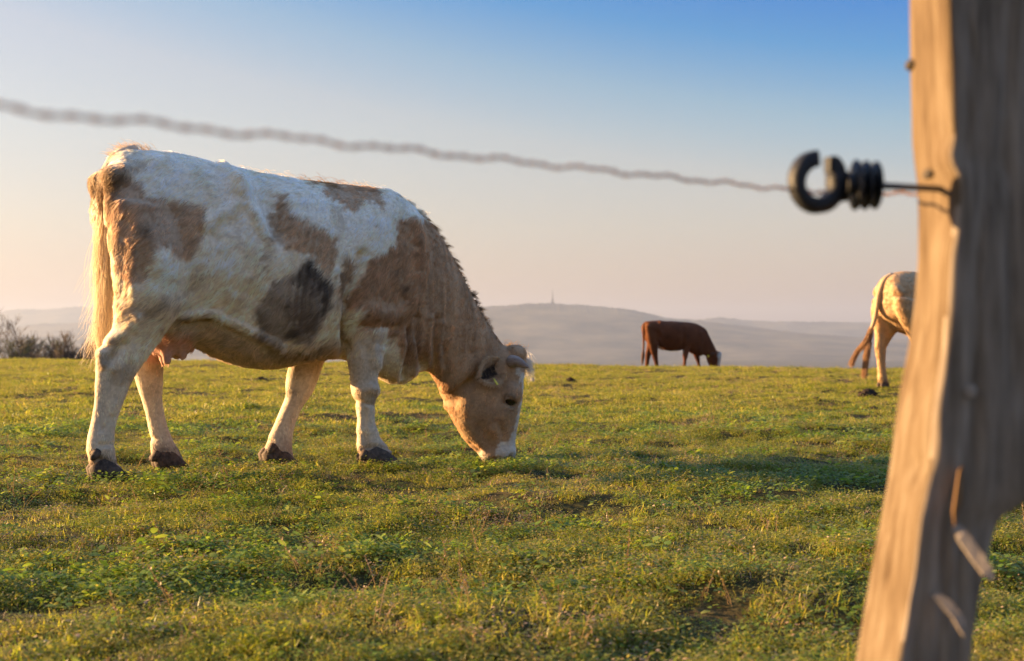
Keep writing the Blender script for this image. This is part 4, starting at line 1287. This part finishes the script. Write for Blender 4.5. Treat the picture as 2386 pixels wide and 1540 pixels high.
M_wood_split = wood('split_wood', (.062, .038, .018), (.122, .085, .049), (.18, .141, .095))
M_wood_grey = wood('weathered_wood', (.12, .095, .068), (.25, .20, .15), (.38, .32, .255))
M_wood_pale = wood('pale_splinter_wood', (.20, .16, .125), (.29, .24, .19), (.36, .31, .26))

YA, YB = 1.425, 1.335
rowsA = [(-400, 2108), (0, 2113), (120, 2116), (300, 2119), (400, 2132), (473, 2134), (600, 2134), (697, 2127), (817, 2112), (955, 2088), (1108, 2068), (1247, 2047), (1404, 2020), (1540, 1997), (2258, 1880), (2420, 1855)]
rowsB = [(-400, 2198), (0, 2206), (140, 2212), (315, 2216), (368, 2206), (420, 2236), (473, 2238), (594, 2213), (680, 2209), (800, 2202), (886, 2192), (989, 2175), (1090, 2170), (1212, 2143), (1352, 2125), (1456, 2108), (1540, 2091), (2258, 1990), (2420, 1970)]
rowsC = [(-400, 2470), (0, 2476), (600, 2486), (1000, 2478), (1120, 2452), (1180, 2405), (1205, 2352), (1240, 2328), (1282, 2317), (1369, 2296), (1456, 2282), (1540, 2272), (2258, 2215), (2420, 2205)]
post_root = empty('fence_post', ((2140 - CX) / FPX * 1.38, 1.38, 0))
tag(post_root, 'thick hewn wooden fence post standing close at the right edge', 'fence post')
NR = 120
rws = np.linspace(-400, 2420, NR)
zr = EYE + (HY - rws) / FPX * YB
xA = (np.interp(rws, *zip(*rowsA)) - CX) / FPX * YA
xB = (np.interp(rws, *zip(*rowsB)) - CX) / FPX * YB
xC = (np.interp(rws, *zip(*rowsC)) - CX) / FPX * 1.36
org = np.array(post_root.location)
V, per = [], []
for k in range(NR):
    A_, B_, C_ = np.array([xA[k], YA]), np.array([xB[k], YB]), np.array([xC[k], 1.362])
    D_ = np.array([xC[k] - .015, 1.47]); E_ = np.array([xA[k] + .03, 1.475])
    ring = []
    for P0, P1, nseg in ((A_, B_, 12), (B_, C_, 26), (C_, D_, 8), (D_, E_, 8), (E_, A_, 5)):
        for q in range(nseg):
            ring.append(P0 + (P1 - P0) * q / nseg)
    ring = np.array(ring)
    for it in range(2):                                    # soften the arrises
        ring = .5 * ring + .25 * np.roll(ring, 1, 0) + .25 * np.roll(ring, -1, 0)
    V.append(np.column_stack([ring, np.full(len(ring), zr[k])]))
V = np.array(V); NP = V.shape[1]
flat = V.reshape(-1, 3)
stretch = flat * np.array([1, 1, .10])
cen = np.repeat(V.mean(1), NP, 0)
rad_ = unit((flat - cen) * np.array([1, 1, 0]))
dz = .0035 * noise(stretch, 45, 101, 3) + .005 * noise(flat, 6, 102, 2) - .006 * np.exp(-(noise(stretch, 30, 103, 1) / .07) ** 2)
front = (np.arange(NP) >= 14) & (np.arange(NP) < 36)
dz = dz * np.tile(np.where(front, 1.0, .55), NR)
flat = flat + rad_ * dz[:, None]
half_w = {}
for nm, sel, mt in (('split_face', (0, 12), M_wood_split), ('weathered_face', (12, NP), M_wood_grey)):
    pass
mb = MB()
rings = (flat - org).reshape(NR, NP, 3)
mb.rings(list(rings))
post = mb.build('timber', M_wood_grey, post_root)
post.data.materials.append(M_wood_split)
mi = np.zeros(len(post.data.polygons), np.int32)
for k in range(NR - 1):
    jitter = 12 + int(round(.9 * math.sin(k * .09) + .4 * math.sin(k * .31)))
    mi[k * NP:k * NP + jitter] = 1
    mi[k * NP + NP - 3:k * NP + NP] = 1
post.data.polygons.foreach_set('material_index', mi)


def splinter(pts, w, mat, name='splinter', th=.0022):
    m_ = MB(); rings = []
    n_ = len(pts)
    for k, p_ in enumerate(pts):
        wk = w * (.55 if k == 0 else (.25 if k == n_ - 1 else 1.0))
        d = np.array([.74, 0, .67])
        p_ = np.array(p_) - org
        rings.append([p_ - d * wk + np.array([0, -th, 0]), p_ + d * wk + np.array([0, -th * .2, 0]), p_ + d * wk + np.array([0, th, 0]), p_ - d * wk + np.array([0, th * 1.4, 0])])
    m_.rings(rings)
    return m_.build(name, mat, post_root, False)


splinter([at(2222, 1222, 1.338), at(2240, 1246, 1.330), at(2272, 1292, 1.320), at(2300, 1330, 1.311), at(2314, 1350, 1.307)], .0062, M_wood_pale)
splinter([at(2178, 1384, 1.336), at(2202, 1404, 1.331), at(2228, 1432, 1.325), at(2241, 1456, 1.321), at(2246, 1480, 1.319)], .0052, M_wood_pale)
splinter([at(2238, 1090, 1.334), at(2230, 1180, 1.330), at(2224, 1222, 1.332)], .006, wood('rusty_wood', (.10, .05, .02), (.16, .09, .04), (.22, .13, .06)))
k_ = MB(); blob(k_, at(2122, 152, 1.42) - org, (.006, .010, .006), 10); k_.build('knot', M_bark, post_root)
k_ = MB(); blob(k_, at(2158, 405, 1.395) - org, (.0015, .014, .005), 10); k_.build('knot', M_bark, post_root)
k_ = MB(); blob(k_, at(2262, 912, 1.3365) - org, (.006, .0012, .007), 10); k_.build('pale_chip', M_wood_pale, post_root)

# insulator: open black ring, ribbed body, screw shaft
YI = 1.345
ic = at(1903, 424, YI); sh = at(2040, 431, YI)
ins = empty('ring_insulator', at(2135, 431, YI + .03))
tag(ins, 'black plastic ring insulator screwed into the side of the post', 'insulator')
io = np.array(ins.location)
yaw = R(22)
ux = np.array([math.cos(yaw), math.sin(yaw), 0]); uz_ = np.array([0, 0, 1.0]); uy = np.array([-math.sin(yaw), math.cos(yaw), 0])


yb = R(4)
bx, by = np.array([math.cos(yb), math.sin(yb), 0]), np.array([-math.sin(yb), math.cos(yb), 0])


def B(a, h, d=0.0):
    return ic - io + bx * a + uz_ * h + by * d


def I(a, h, d=0.0):
    return ic - io + ux * a + uz_ * h + uy * d


m_ = MB(); rings = []
for q in np.linspace(R(96), R(360 + 8), 44):
    ro_, ri_ = .0310, .0310 - np.interp(q, [R(96), R(130), R(200), R(300), R(380)], [.0165, .0160, .0130, .0160, .0155])
    hd = .0085
    c_, s_ = math.cos(q), math.sin(q)
    prof = [(ri_, -hd * .8), (ri_ + .002, -hd), (ro_ - .003, -hd), (ro_, -hd * .6), (ro_, hd * .6), (ro_ - .003, hd), (ri_ + .002, hd), (ri_, hd * .8)]
    rings.append([I(r_ * c_, r_ * s_, d_) for r_, d_ in prof])
m_.rings(rings); m_.build('ring', M_black_plastic, ins)
m_ = MB()
m_.rings([[I(x_, z_, d_) for x_, z_, d_ in ((.0135, z, -.008), (.0290 - w_, z, -.008), (.0320 - w_, z, -.004), (.0320 - w_, z, .004), (.0290 - w_, z, .008), (.0135, z, .008))] for z, w_ in ((.0255, .012), (.0235, .007), (.017, .002), (.011, 0), (.0105, 0))])
m_.rings([[I(x_, z_, d_) for x_, z_, d_ in ((.0150, z, -.008), (.0320, z, -.008), (.0340, z, -.003), (.0340, z, .003), (.0320, z, .008), (.0150, z, .008))] for z in (.0108, .002, -.008, -.018)])
m_.build('jaw', M_black_plastic, ins)
MB().tube([B(.029, -.002), B(.036, -.0025), B(.062, -.003)], [.012, .0100, .0095], 18).build('body_core', M_black_plastic, ins)
for k in range(3):
    a_ = .0375 + k * .0100
    MB().tube([B(a_, -.0028), B(a_ + .0005, -.0028), B(a_ + .0017, -.0028), B(a_ + .0022, -.0028)], [.011, .0250 - .0006 * k, .0250 - .0006 * k, .011], 26).build('fin', M_black_plastic, ins)
pe = np.array([xA[np.argmin(np.abs(rws - 431))] + .03, 1.385, zr[np.argmin(np.abs(rws - 431))]]) - io
MB().tube([B(.060, -.003), B(.06, -.003) * .6 + pe * .4, pe], [.0034, .0034, .0034], 12).build('screw_shaft', M_steel, ins)

# electric fence wire: two twisted strands
M_wire = noise_mat('faded_polywire', (.56, .35, .23), (.82, .58, .42), 300, .7, .2)
P1 = at(0, 251, .72); P0 = at(1842, 442, 1.337)
d_ = P0 - P1; d_ /= np.linalg.norm(d_)
P1 = P1 - d_ * 2.2
path = [P1 + (P0 - P1) * t for t in np.linspace(0, 1, 260)]
P2 = at(2110, 452, 1.470); P3 = at(2700, 478, 2.05)
path += [P0 + (P2 - P0) * t for t in np.linspace(.03, 1, 40)] + [P2 + (P3 - P2) * t for t in np.linspace(.03, 1, 60)]
path = np.array(path)
sl = np.concatenate([[0], np.cumsum(np.linalg.norm(np.diff(path, axis=0), axis=1))])
wire = empty('fence_wire', path[130])
tag(wire, 'pale twisted electric fence wire crossing the sky to the insulator', 'wire')
wo = np.array(wire.location)
NS_ = 1050
ss = np.linspace(0, sl[-1], NS_)
pp = np.stack([np.interp(ss, sl, path[:, k]) for k in range(3)], 1)
tg_ = unit(np.gradient(pp, axis=0))
sd = unit(np.cross(tg_, [0, 0, 1.0])); up_ = np.cross(sd, tg_)
slack = .0012 * np.sin(ss * 61) + .0008 * np.sin(ss * 143 + 1)
for q in range(2):
    an = ss / .030 * 2 * math.pi + q * math.pi
    hel = pp + (sd * np.cos(an)[:, None] + up_ * np.sin(an)[:, None]) * .0011 + up_ * slack[:, None]
    MB().tube(hel - wo, .00095, 6).build('strand', M_wire, wire)

# ------------------------------------------------------------------ mole hills, dung and a stone
def on_ground(dx, dy):
    Yd = EYE * FPX / (dy - HY)
    for it in range(30):
        x = (dx - CX) / FPX * Yd
        Yd = .5 * Yd + .5 * (EYE - float(gz(x, Yd))) * FPX / (dy - HY)
    return (dx - CX) / FPX * Yd, Yd


def mound(name, dx, dy, wpx, hpx, label, cat, mat, seed, lumps=26, group=None):
    x, Yd = on_ground(dx, dy)
    w = wpx / FPX * Yd / 2; h = hpx / FPX * Yd
    root = empty(name, (x, Yd, float(gz(x, Yd))))
    m_ = MB(); n1, n2 = 12, 26
    Vv = []
    for i in range(n1):
        r_ = i / (n1 - 1)
        for j in range(n2):
            a_ = 2 * math.pi * j / n2
            Vv.append((w * r_ * math.cos(a_), w * .8 * r_ * math.sin(a_), h * (1 - r_ ** 1.7) - .03 * (r_ ** 4)))
    Vv = np.array(Vv)
    Vv[:, 2] += h * .28 * noise(Vv, 2.2 / w, seed, 3) * (1 - np.hypot(Vv[:, 0], Vv[:, 1] / .8) / w * .5)
    Vv[:, 0] *= 1 + .15 * noise(Vv, 1.5 / w, seed + 1, 2)
    F = [(i * n2 + j, i * n2 + (j + 1) % n2, (i + 1) * n2 + (j + 1) % n2, (i + 1) * n2 + j) for i in range(n1 - 1) for j in range(n2)]
    mesh_obj('heap', Vv, [f_[::-1] for f_ in F], mat, root)
    if lumps:
        cl = MB(); rr_ = random.Random(seed)
        for k in range(lumps):
            a_, r_ = rr_.uniform(0, 6.28), rr_.random() ** .6
            s = h * rr_.uniform(.08, .22)
            c_ = (w * r_ * math.cos(a_), w * .8 * r_ * math.sin(a_), h * (1 - r_ ** 1.7) * .95)
            rg = []
            for u_ in (.25, .5, .75):
                rg.append([(c_[0] + s * math.sin(math.pi * u_) * math.cos(t) * rr_.uniform(.8, 1.2), c_[1] + s * math.sin(math.pi * u_) * math.sin(t), c_[2] - s * .8 * math.cos(math.pi * u_)) for t in np.linspace(0, 2 * math.pi, 6, endpoint=False)])
            cl.rings(rg)
        o = cl.build('crumbs', mat, root, False); o['kind'] = 'stuff'
    tag(root, label, cat, group)
    return root


GM = 'mole hills and dung scattered over the pasture'
mound('molehill', 2020, 926, 62, 22, 'large dark molehill below the cream cow, beside the post', 'molehill', M_soil, 1, 40, GM)
mound('molehill', 1328, 892, 36, 13, 'dark molehill right of the grazing cow head', 'molehill', M_soil, 2, 30, GM)
mound('molehill', 608, 888, 38, 11, 'flat brown molehill seen under the belly of the big cow', 'molehill', M_soil, 3, 24, GM)
mound('dung_pat', 692, 1034, 24, 9, 'dark dung lump just right of the far front hoof', 'dung', M_soil, 4, 14, GM)
mound('dung_pat', 1660, 955, 52, 8, 'low dark dung pat in the middle of the right meadow', 'dung', M_soil, 5, 18, GM)
mound('dung_pat', 1900, 934, 34, 8, 'small dung pat left of the large molehill', 'dung', M_soil, 6, 14, GM)
mound('dung_pat', 2035, 956, 40, 9, 'low dung pat in front of the large molehill', 'dung', M_soil, 13, 14, GM)
mound('molehill', 1857, 862, 16, 5, 'tiny molehill on the crest right of the red brown cow', 'molehill', M_soil, 7, 8, GM)
mound('molehill', 1519, 861, 12, 4, 'tiny molehill at the crest by the red brown cow hind feet', 'molehill', M_soil, 8, 6, GM)
mound('molehill', 1611, 859, 12, 4, 'tiny molehill at the crest between the red brown cow front and hind feet', 'molehill', M_soil, 9, 6, GM)
mound('dung_pat', 818, 888, 22, 7, 'small dark dung lump between the front legs of the big cow', 'dung', M_soil, 10, 10, GM)
mound('dung_pat', 905, 992, 40, 7, 'flat dark dung pat right of the near front leg', 'dung', M_soil, 11, 12, GM)
mound('stone', 1240, 890, 16, 11, 'pale stone lying by the poll of the grazing cow', 'stone', M_stone, 12, 0)

# ------------------------------------------------------------------ pasture growth
def grass_mat(name, stops, dry=(.30, .22, .10), dry_amt=.4, transl=.52, rough=.38):
    m, n, l, b = new_mat(name)
    geo = n.new('ShaderNodeNewGeometry'); oi = n.new('ShaderNodeObjectInfo')
    nz = n.new('ShaderNodeTexNoise'); nz.inputs['Scale'].default_value = 1.3; nz.inputs['Detail'].default_value = 5; nz.inputs['Roughness'].default_value = .6
    l.new(geo.outputs['Position'], nz.inputs[0])
    at_ = n.new('ShaderNodeAttribute'); at_.attribute_name = 'tone'
    a1 = n.new('ShaderNodeMath'); a1.operation = 'MULTIPLY_ADD'; l.new(at_.outputs['Fac'], a1.inputs[0]); a1.inputs[1].default_value = .75; l.new(nz.outputs[0], a1.inputs[2])
    a2 = n.new('ShaderNodeMath'); a2.operation = 'MULTIPLY_ADD'; l.new(oi.outputs['Random'], a2.inputs[0]); a2.inputs[1].default_value = .35; l.new(a1.outputs[0], a2.inputs[2])
    sc_ = n.new('ShaderNodeMath'); sc_.operation = 'MULTIPLY_ADD'; l.new(a2.outputs[0], sc_.inputs[0]); sc_.inputs[1].default_value = .62; sc_.inputs[2].default_value = -.14
    rp = ramp(n, stops)
    l.new(sc_.outputs[0], rp.inputs[0])
    mx = n.new('ShaderNodeMix'); mx.data_type = 'RGBA'
    nd = n.new('ShaderNodeTexNoise'); nd.inputs['Scale'].default_value = .45; nd.inputs['Detail'].default_value = 6
    l.new(geo.outputs['Position'], nd.inputs[0])
    dr = n.new('ShaderNodeMath'); dr.operation = 'MULTIPLY_ADD'; l.new(at_.outputs['Fac'], dr.inputs[0]); dr.inputs[1].default_value = .4; l.new(nd.outputs[0], dr.inputs[2])
    dm = n.new('ShaderNodeMapRange'); l.new(dr.outputs[0], dm.inputs[0]); dm.inputs[1].default_value = .62; dm.inputs[2].default_value = .95; dm.inputs[4].default_value = dry_amt
    l.new(dm.outputs[0], mx.inputs[0]); l.new(rp.outputs[0], mx.inputs[6]); mx.inputs[7].default_value = (*dry, 1)
    b.inputs['Roughness'].default_value = rough; b.inputs['Specular IOR Level'].default_value = .25
    l.new(mx.outputs[2], b.inputs['Base Color'])
    tr = n.new('ShaderNodeBsdfTranslucent')
    tcol = vmul(n, l, mx.outputs[2], (1.25, 1.2, .7, 1)); l.new(tcol, tr.inputs[0])
    ms = n.new('ShaderNodeMixShader'); ms.inputs[0].default_value = transl
    l.new(b.outputs[0], ms.inputs[1]); l.new(tr.outputs[0], ms.inputs[2])
    l.new(ms.outputs[0], n['Material Output'].inputs[0])
    return m


M_grass = grass_mat('pasture_grass', [(.10, (.045, .09, .010)), (.33, (.15, .215, .022)), (.58, (.30, .305, .042)), (.90, (.54, .44, .16))])
M_clover = grass_mat('clover_leaf', [(.1, (.055, .115, .016)), (.5, (.17, .27, .035)), (.9, (.42, .44, .11))], dry_amt=.15)
M_dry = grass_mat('dry_stalk', [(.1, (.20, .12, .065)), (.45, (.34, .23, .13)), (.9, (.56, .43, .28))], dry=(.36, .22, .12), transl=.25)
LIB = bpy.data.collections.new('growth_pieces')


def piece(name, strips, mat):
    """strips: list of (points (k,3), half widths (k), side dir, tone)"""
    Vv, F, tone = [], [], []
    for pts, hw, side, tn in strips:
        b0 = len(Vv)
        for p_, w_ in zip(pts, hw):
            Vv.append(p_ - side * w_); Vv.append(p_ + side * w_); tone += [tn, tn]
        for k in range(len(pts) - 1):
            F.append((b0 + 2 * k, b0 + 2 * k + 1, b0 + 2 * k + 3, b0 + 2 * k + 2))
    me = bpy.data.meshes.new(name); me.from_pydata([tuple(v) for v in Vv], [], F)
    a_ = me.attributes.new('tone', 'FLOAT', 'POINT'); a_.data.foreach_set('value', np.array(tone, np.float32))
    me.polygons.foreach_set('use_smooth', [True] * len(me.polygons))
    me.materials.append(mat)
    o = bpy.data.objects.new(name, me); LIB.objects.link(o)
    return o


def blades(rnd, nb, rad, h0, h1, w, lean, flat=0.0):
    out = []
    for k in range(nb):
        a_ = rnd.uniform(0, 6.283); r_ = rad * math.sqrt(rnd.random())
        base = np.array([r_ * math.cos(a_), r_ * math.sin(a_), -.006])
        hd = rnd.uniform(0, 6.283)
        d = np.array([math.cos(hd), math.sin(hd), 0]); H = rnd.uniform(h0, h1)
        ln_ = rnd.uniform(.15, 1.0) * lean
        pts = [base + d * H * ln_ * (t ** 1.7) + np.array([0, 0, H * (t - (.35 * ln_ + flat) * t * t)]) for t in (0, .4, .75, 1.0)]
        tw = rnd.uniform(-.7, .7)
        side = np.array([-math.sin(hd + tw), math.cos(hd + tw), rnd.uniform(-.2, .2)])
        ww = w * rnd.uniform(.6, 1.25)
        out.append((pts, [ww * .8, ww, ww * .65, ww * .08], side, rnd.random()))
    return out


def leaves(rnd, nb, rad, w, L_):
    out = []
    for k in range(nb):
        a_ = rnd.uniform(0, 6.283); r_ = rad * math.sqrt(rnd.random())
        base = np.array([r_ * math.cos(a_), r_ * math.sin(a_), rnd.uniform(.006, .026)])
        hd = rnd.uniform(0, 6.283); d = np.array([math.cos(hd), math.sin(hd), rnd.uniform(-.1, .65)]); d /= np.linalg.norm(d)
        side = np.array([-math.sin(hd), math.cos(hd), rnd.uniform(-.4, .4)]); s_ = rnd.uniform(.6, 1.25)
        pts = [base + d * L_ * s_ * t + np.array([0, 0, -.25 * L_ * t * t]) for t in (0, .3, .65, .92, 1.0)]
        out.append((pts, [w * .25 * s_, w * .9 * s_, w * s_, w * .55 * s_, w * .1 * s_], side, rnd.random()))
    return out


rnd = random.Random(5)
names = []
for k in range(6): piece('p%02d_short_tuft' % k, blades(rnd, 26, .034, .008, .026, .0013, 1.2) + leaves(rnd, 20, .036, .0021, .0075), M_grass)
for k in range(6, 8): piece('p%02d_tall_tuft' % k, blades(rnd, 11, .028, .018, .052, .0015, 1.4) + leaves(rnd, 10, .03, .0021, .0075), M_grass)
for k in range(8, 11): piece('p%02d_clover' % k, leaves(rnd, 26, .036, .0034, .0085), M_clover)
for k in range(11, 13): piece('p%02d_thatch' % k, blades(rnd, 16, .035, .012, .034, .0010, 1.9, .15) + leaves(rnd, 10, .03, .002, .006), M_dry)
for k in range(13, 16): piece('p%02d_wide_tuft' % k, blades(rnd, 70, .10, .012, .036, .0021, 1.1) + leaves(rnd, 26, .10, .004, .011), M_grass)
for k in range(16, 17): piece('p%02d_wide_dry' % k, blades(rnd, 30, .09, .014, .038, .0017, 1.5), M_dry)
for k in range(17, 19): piece('p%02d_broadleaf' % k, leaves(rnd, 8, .014, .0062, .022), M_clover)
for k in range(19, 22):                                        # dry flower stalks
    st = []
    for q in range(3):
        hd = rnd.uniform(0, 6.28); H = rnd.uniform(.07, .17); d = np.array([math.cos(hd), math.sin(hd), 0])
        b_ = np.array([rnd.gauss(0, .012), rnd.gauss(0, .012), -.01]); ln_ = rnd.uniform(.1, .75)
        pts = [b_ + d * H * ln_ * t ** 1.4 + np.array([0, 0, H * t * (1 - .25 * ln_ * t)]) for t in (0, .3, .6, .85, 1)]
        for sd_ in (np.array([1.0, 0, 0]), np.array([0, 1.0, 0])):
            st.append((pts, [.0011, .001, .0009, .0008, .0006], sd_, rnd.random()))
        for z in range(9):
            t = rnd.uniform(.55, 1.0); c_ = b_ + d * H * ln_ * t ** 1.4 + np.array([0, 0, H * t * (1 - .25 * ln_ * t)])
            dd = unit(np.array([rnd.gauss(0, 1), rnd.gauss(0, 1), rnd.gauss(.3, .6)])); sd_ = unit(np.cross(dd, [0, .3, 1.0]))
            l_ = rnd.uniform(.005, .012)
            st.append(([c_, c_ + dd * l_ * .6, c_ + dd * l_], [.0005, .0022, .0006], sd_, rnd.random()))
    piece('p%02d_dry_stalk' % k, st, M_dry)


def scatter(name, label, pts, idx, scl, seed):
    n_ = len(pts)
    me = bpy.data.meshes.new(name)
    me.vertices.add(n_)
    me.vertices.foreach_set('co', pts.astype(np.float32).ravel())
    rg = np.random.default_rng(seed)
    rot = np.stack([rg.normal(0, .16, n_), rg.normal(0, .16, n_), rg.uniform(0, 6.283, n_)], 1)
    a_ = me.attributes.new('turn', 'FLOAT_VECTOR', 'POINT'); a_.data.foreach_set('vector', rot.astype(np.float32).ravel())
    a_ = me.attributes.new('size', 'FLOAT', 'POINT'); a_.data.foreach_set('value', scl.astype(np.float32))
    a_ = me.attributes.new('pick', 'INT', 'POINT'); a_.data.foreach_set('value', idx.astype(np.int32))
    o = bpy.data.objects.new(name, me); COL.objects.link(o)
    ng = bpy.data.node_groups.new(name, 'GeometryNodeTree')
    ng.interface.new_socket('Geometry', in_out='INPUT', socket_type='NodeSocketGeometry')
    ng.interface.new_socket('Geometry', in_out='OUTPUT', socket_type='NodeSocketGeometry')
    N_ = ng.nodes; L_ = ng.links
    gi, go = N_.new('NodeGroupInput'), N_.new('NodeGroupOutput')
    ci = N_.new('GeometryNodeCollectionInfo'); ci.inputs['Collection'].default_value = LIB
    ci.inputs['Separate Children'].default_value = True; ci.inputs['Reset Children'].default_value = True
    ip = N_.new('GeometryNodeInstanceOnPoints'); ip.inputs['Pick Instance'].default_value = True
    def na(nm, ty):
        q = N_.new('GeometryNodeInputNamedAttribute'); q.data_type = ty; q.inputs['Name'].default_value = nm; return q.outputs['Attribute']
    L_.new(gi.outputs[0], ip.inputs['Points']); L_.new(ci.outputs[0], ip.inputs['Instance'])
    L_.new(na('pick', 'INT'), ip.inputs['Instance Index']); L_.new(na('turn', 'FLOAT_VECTOR'), ip.inputs['Rotation']); L_.new(na('size', 'FLOAT'), ip.inputs['Scale'])
    L_.new(ip.outputs[0], go.inputs[0])
    md = o.modifiers.new('growth', 'NODES'); md.node_group = ng
    tag(o, label, kind='stuff')
    return o


def field(y0, y1, dens, margin=1.2, lim=.40):
    """random points of the visible pasture between two depths"""
    xm = y1 * lim + margin
    n_ = int((y1 - y0) * 2 * xm * dens)
    x = RNG.uniform(-xm, xm, n_); y = RNG.uniform(y0, y1, n_)
    k = np.abs(x) < y * lim + margin
    return x[k], y[k]


def lay(bands, choose, name, label, seed, thin=None):
    P_, I_, S_ = [], [], []
    for y0, y1, dens, sc in bands:
        x, y = field(y0, y1, dens)
        p2 = np.stack([x, y, 0 * x], 1)
        if thin is not None:
            k = RNG.random(len(x)) < thin(p2); x, y, p2 = x[k], y[k], p2[k]
        z = gz(x, y)
        i_, s_ = choose(p2, y)
        P_.append(np.stack([x, y, z], 1)); I_.append(i_); S_.append(s_ * sc * RNG.uniform(.7, 1.3, len(x)))
    return scatter(name, label, np.vstack(P_), np.concatenate(I_), np.concatenate(S_), seed)


def pick_grass(p2, y):
    n_ = len(y)
    ht = .55 * noise(p2, 1.2, 201, 3) + .75 * noise(p2, 4.5, 202, 2)
    i_ = RNG.integers(0, 6, n_)
    tall = RNG.random(n_) < np.clip(.06 + .4 * ht, .01, .4)
    i_ = np.where(tall, RNG.integers(6, 8, n_), i_)
    far = y > 9.5
    i_ = np.where(far, RNG.integers(13, 16, n_), i_)
    dry = RNG.random(n_) < .10 + .7 * np.clip(noise(p2, 1.5, 203, 3), 0, 1)
    i_ = np.where(dry & ~far, RNG.integers(11, 13, n_), i_); i_ = np.where(dry & far, 16, i_)
    s_ = np.clip(.92 + .7 * ht, .45, 1.35)
    return i_, s_


def trodden(p2):
    k = np.ones(len(p2))
    for hx_, hy_, r_ in ((-1.72, 5.88, .022), (-1.50, 6.32, .02), (-.60, 6.66, .02), (-1.02, 6.56, .02), (-.06, 6.62, .05), (-.10, 6.74, .05)):
        k -= .85 * np.exp(-((p2[:, 0] - hx_) ** 2 + (p2[:, 1] - hy_) ** 2) / r_)
    return np.clip(k, .06, 1)


def thin_grass(p2):
    return trodden(p2) * np.clip(.72 + .9 * noise(p2, 1.6, 207, 3) + 1.1 * noise(p2, 6.5, 208, 2), .07, 1)


lay([(1.6, 4.2, 2000, 1.0), (4.2, 7.0, 1500, 1.05), (7.0, 9.5, 1050, 1.1), (9.5, 15, 200, .95), (15, 24, 125, 1.0), (24, 47, 66, 1.15)], pick_grass, 'grass', 'short grazed grass covering the pasture', 11, thin_grass)


def pick_clover(p2, y):
    n_ = len(y)
    i_ = np.where(RNG.random(n_) < .25, RNG.integers(17, 19, n_), RNG.integers(8, 11, n_))
    return i_, np.clip(1.0 + .5 * noise(p2, 2, 211, 2), .6, 1.5)


def thin_clover(p2):
    return trodden(p2) * np.clip(noise(p2, 1.4, 213, 3) * 1.1 + 1.0 * noise(p2, 5, 214, 2) + .12, .03, 1)


lay([(1.6, 4.2, 1100, 1.0), (4.2, 7.5, 800, 1.1), (7.5, 12, 300, 1.3)], pick_clover, 'clover', 'low clover and broad leaves among the grass', 12, thin_clover)


def pick_stalk(p2, y):
    return RNG.integers(19, 22, len(y)), np.full(len(y), 1.0)


lay([(1.8, 4.5, 14, .8), (4.5, 9, 16, .7), (9, 24, 3.0, .9), (24, 46, 3.0, .9)], pick_stalk, 'dry_stalks', 'thin dry stalks standing above the grass', 14, lambda p2: np.clip(.35 + 1.2 * noise(p2, .9, 217, 3), .05, 1))
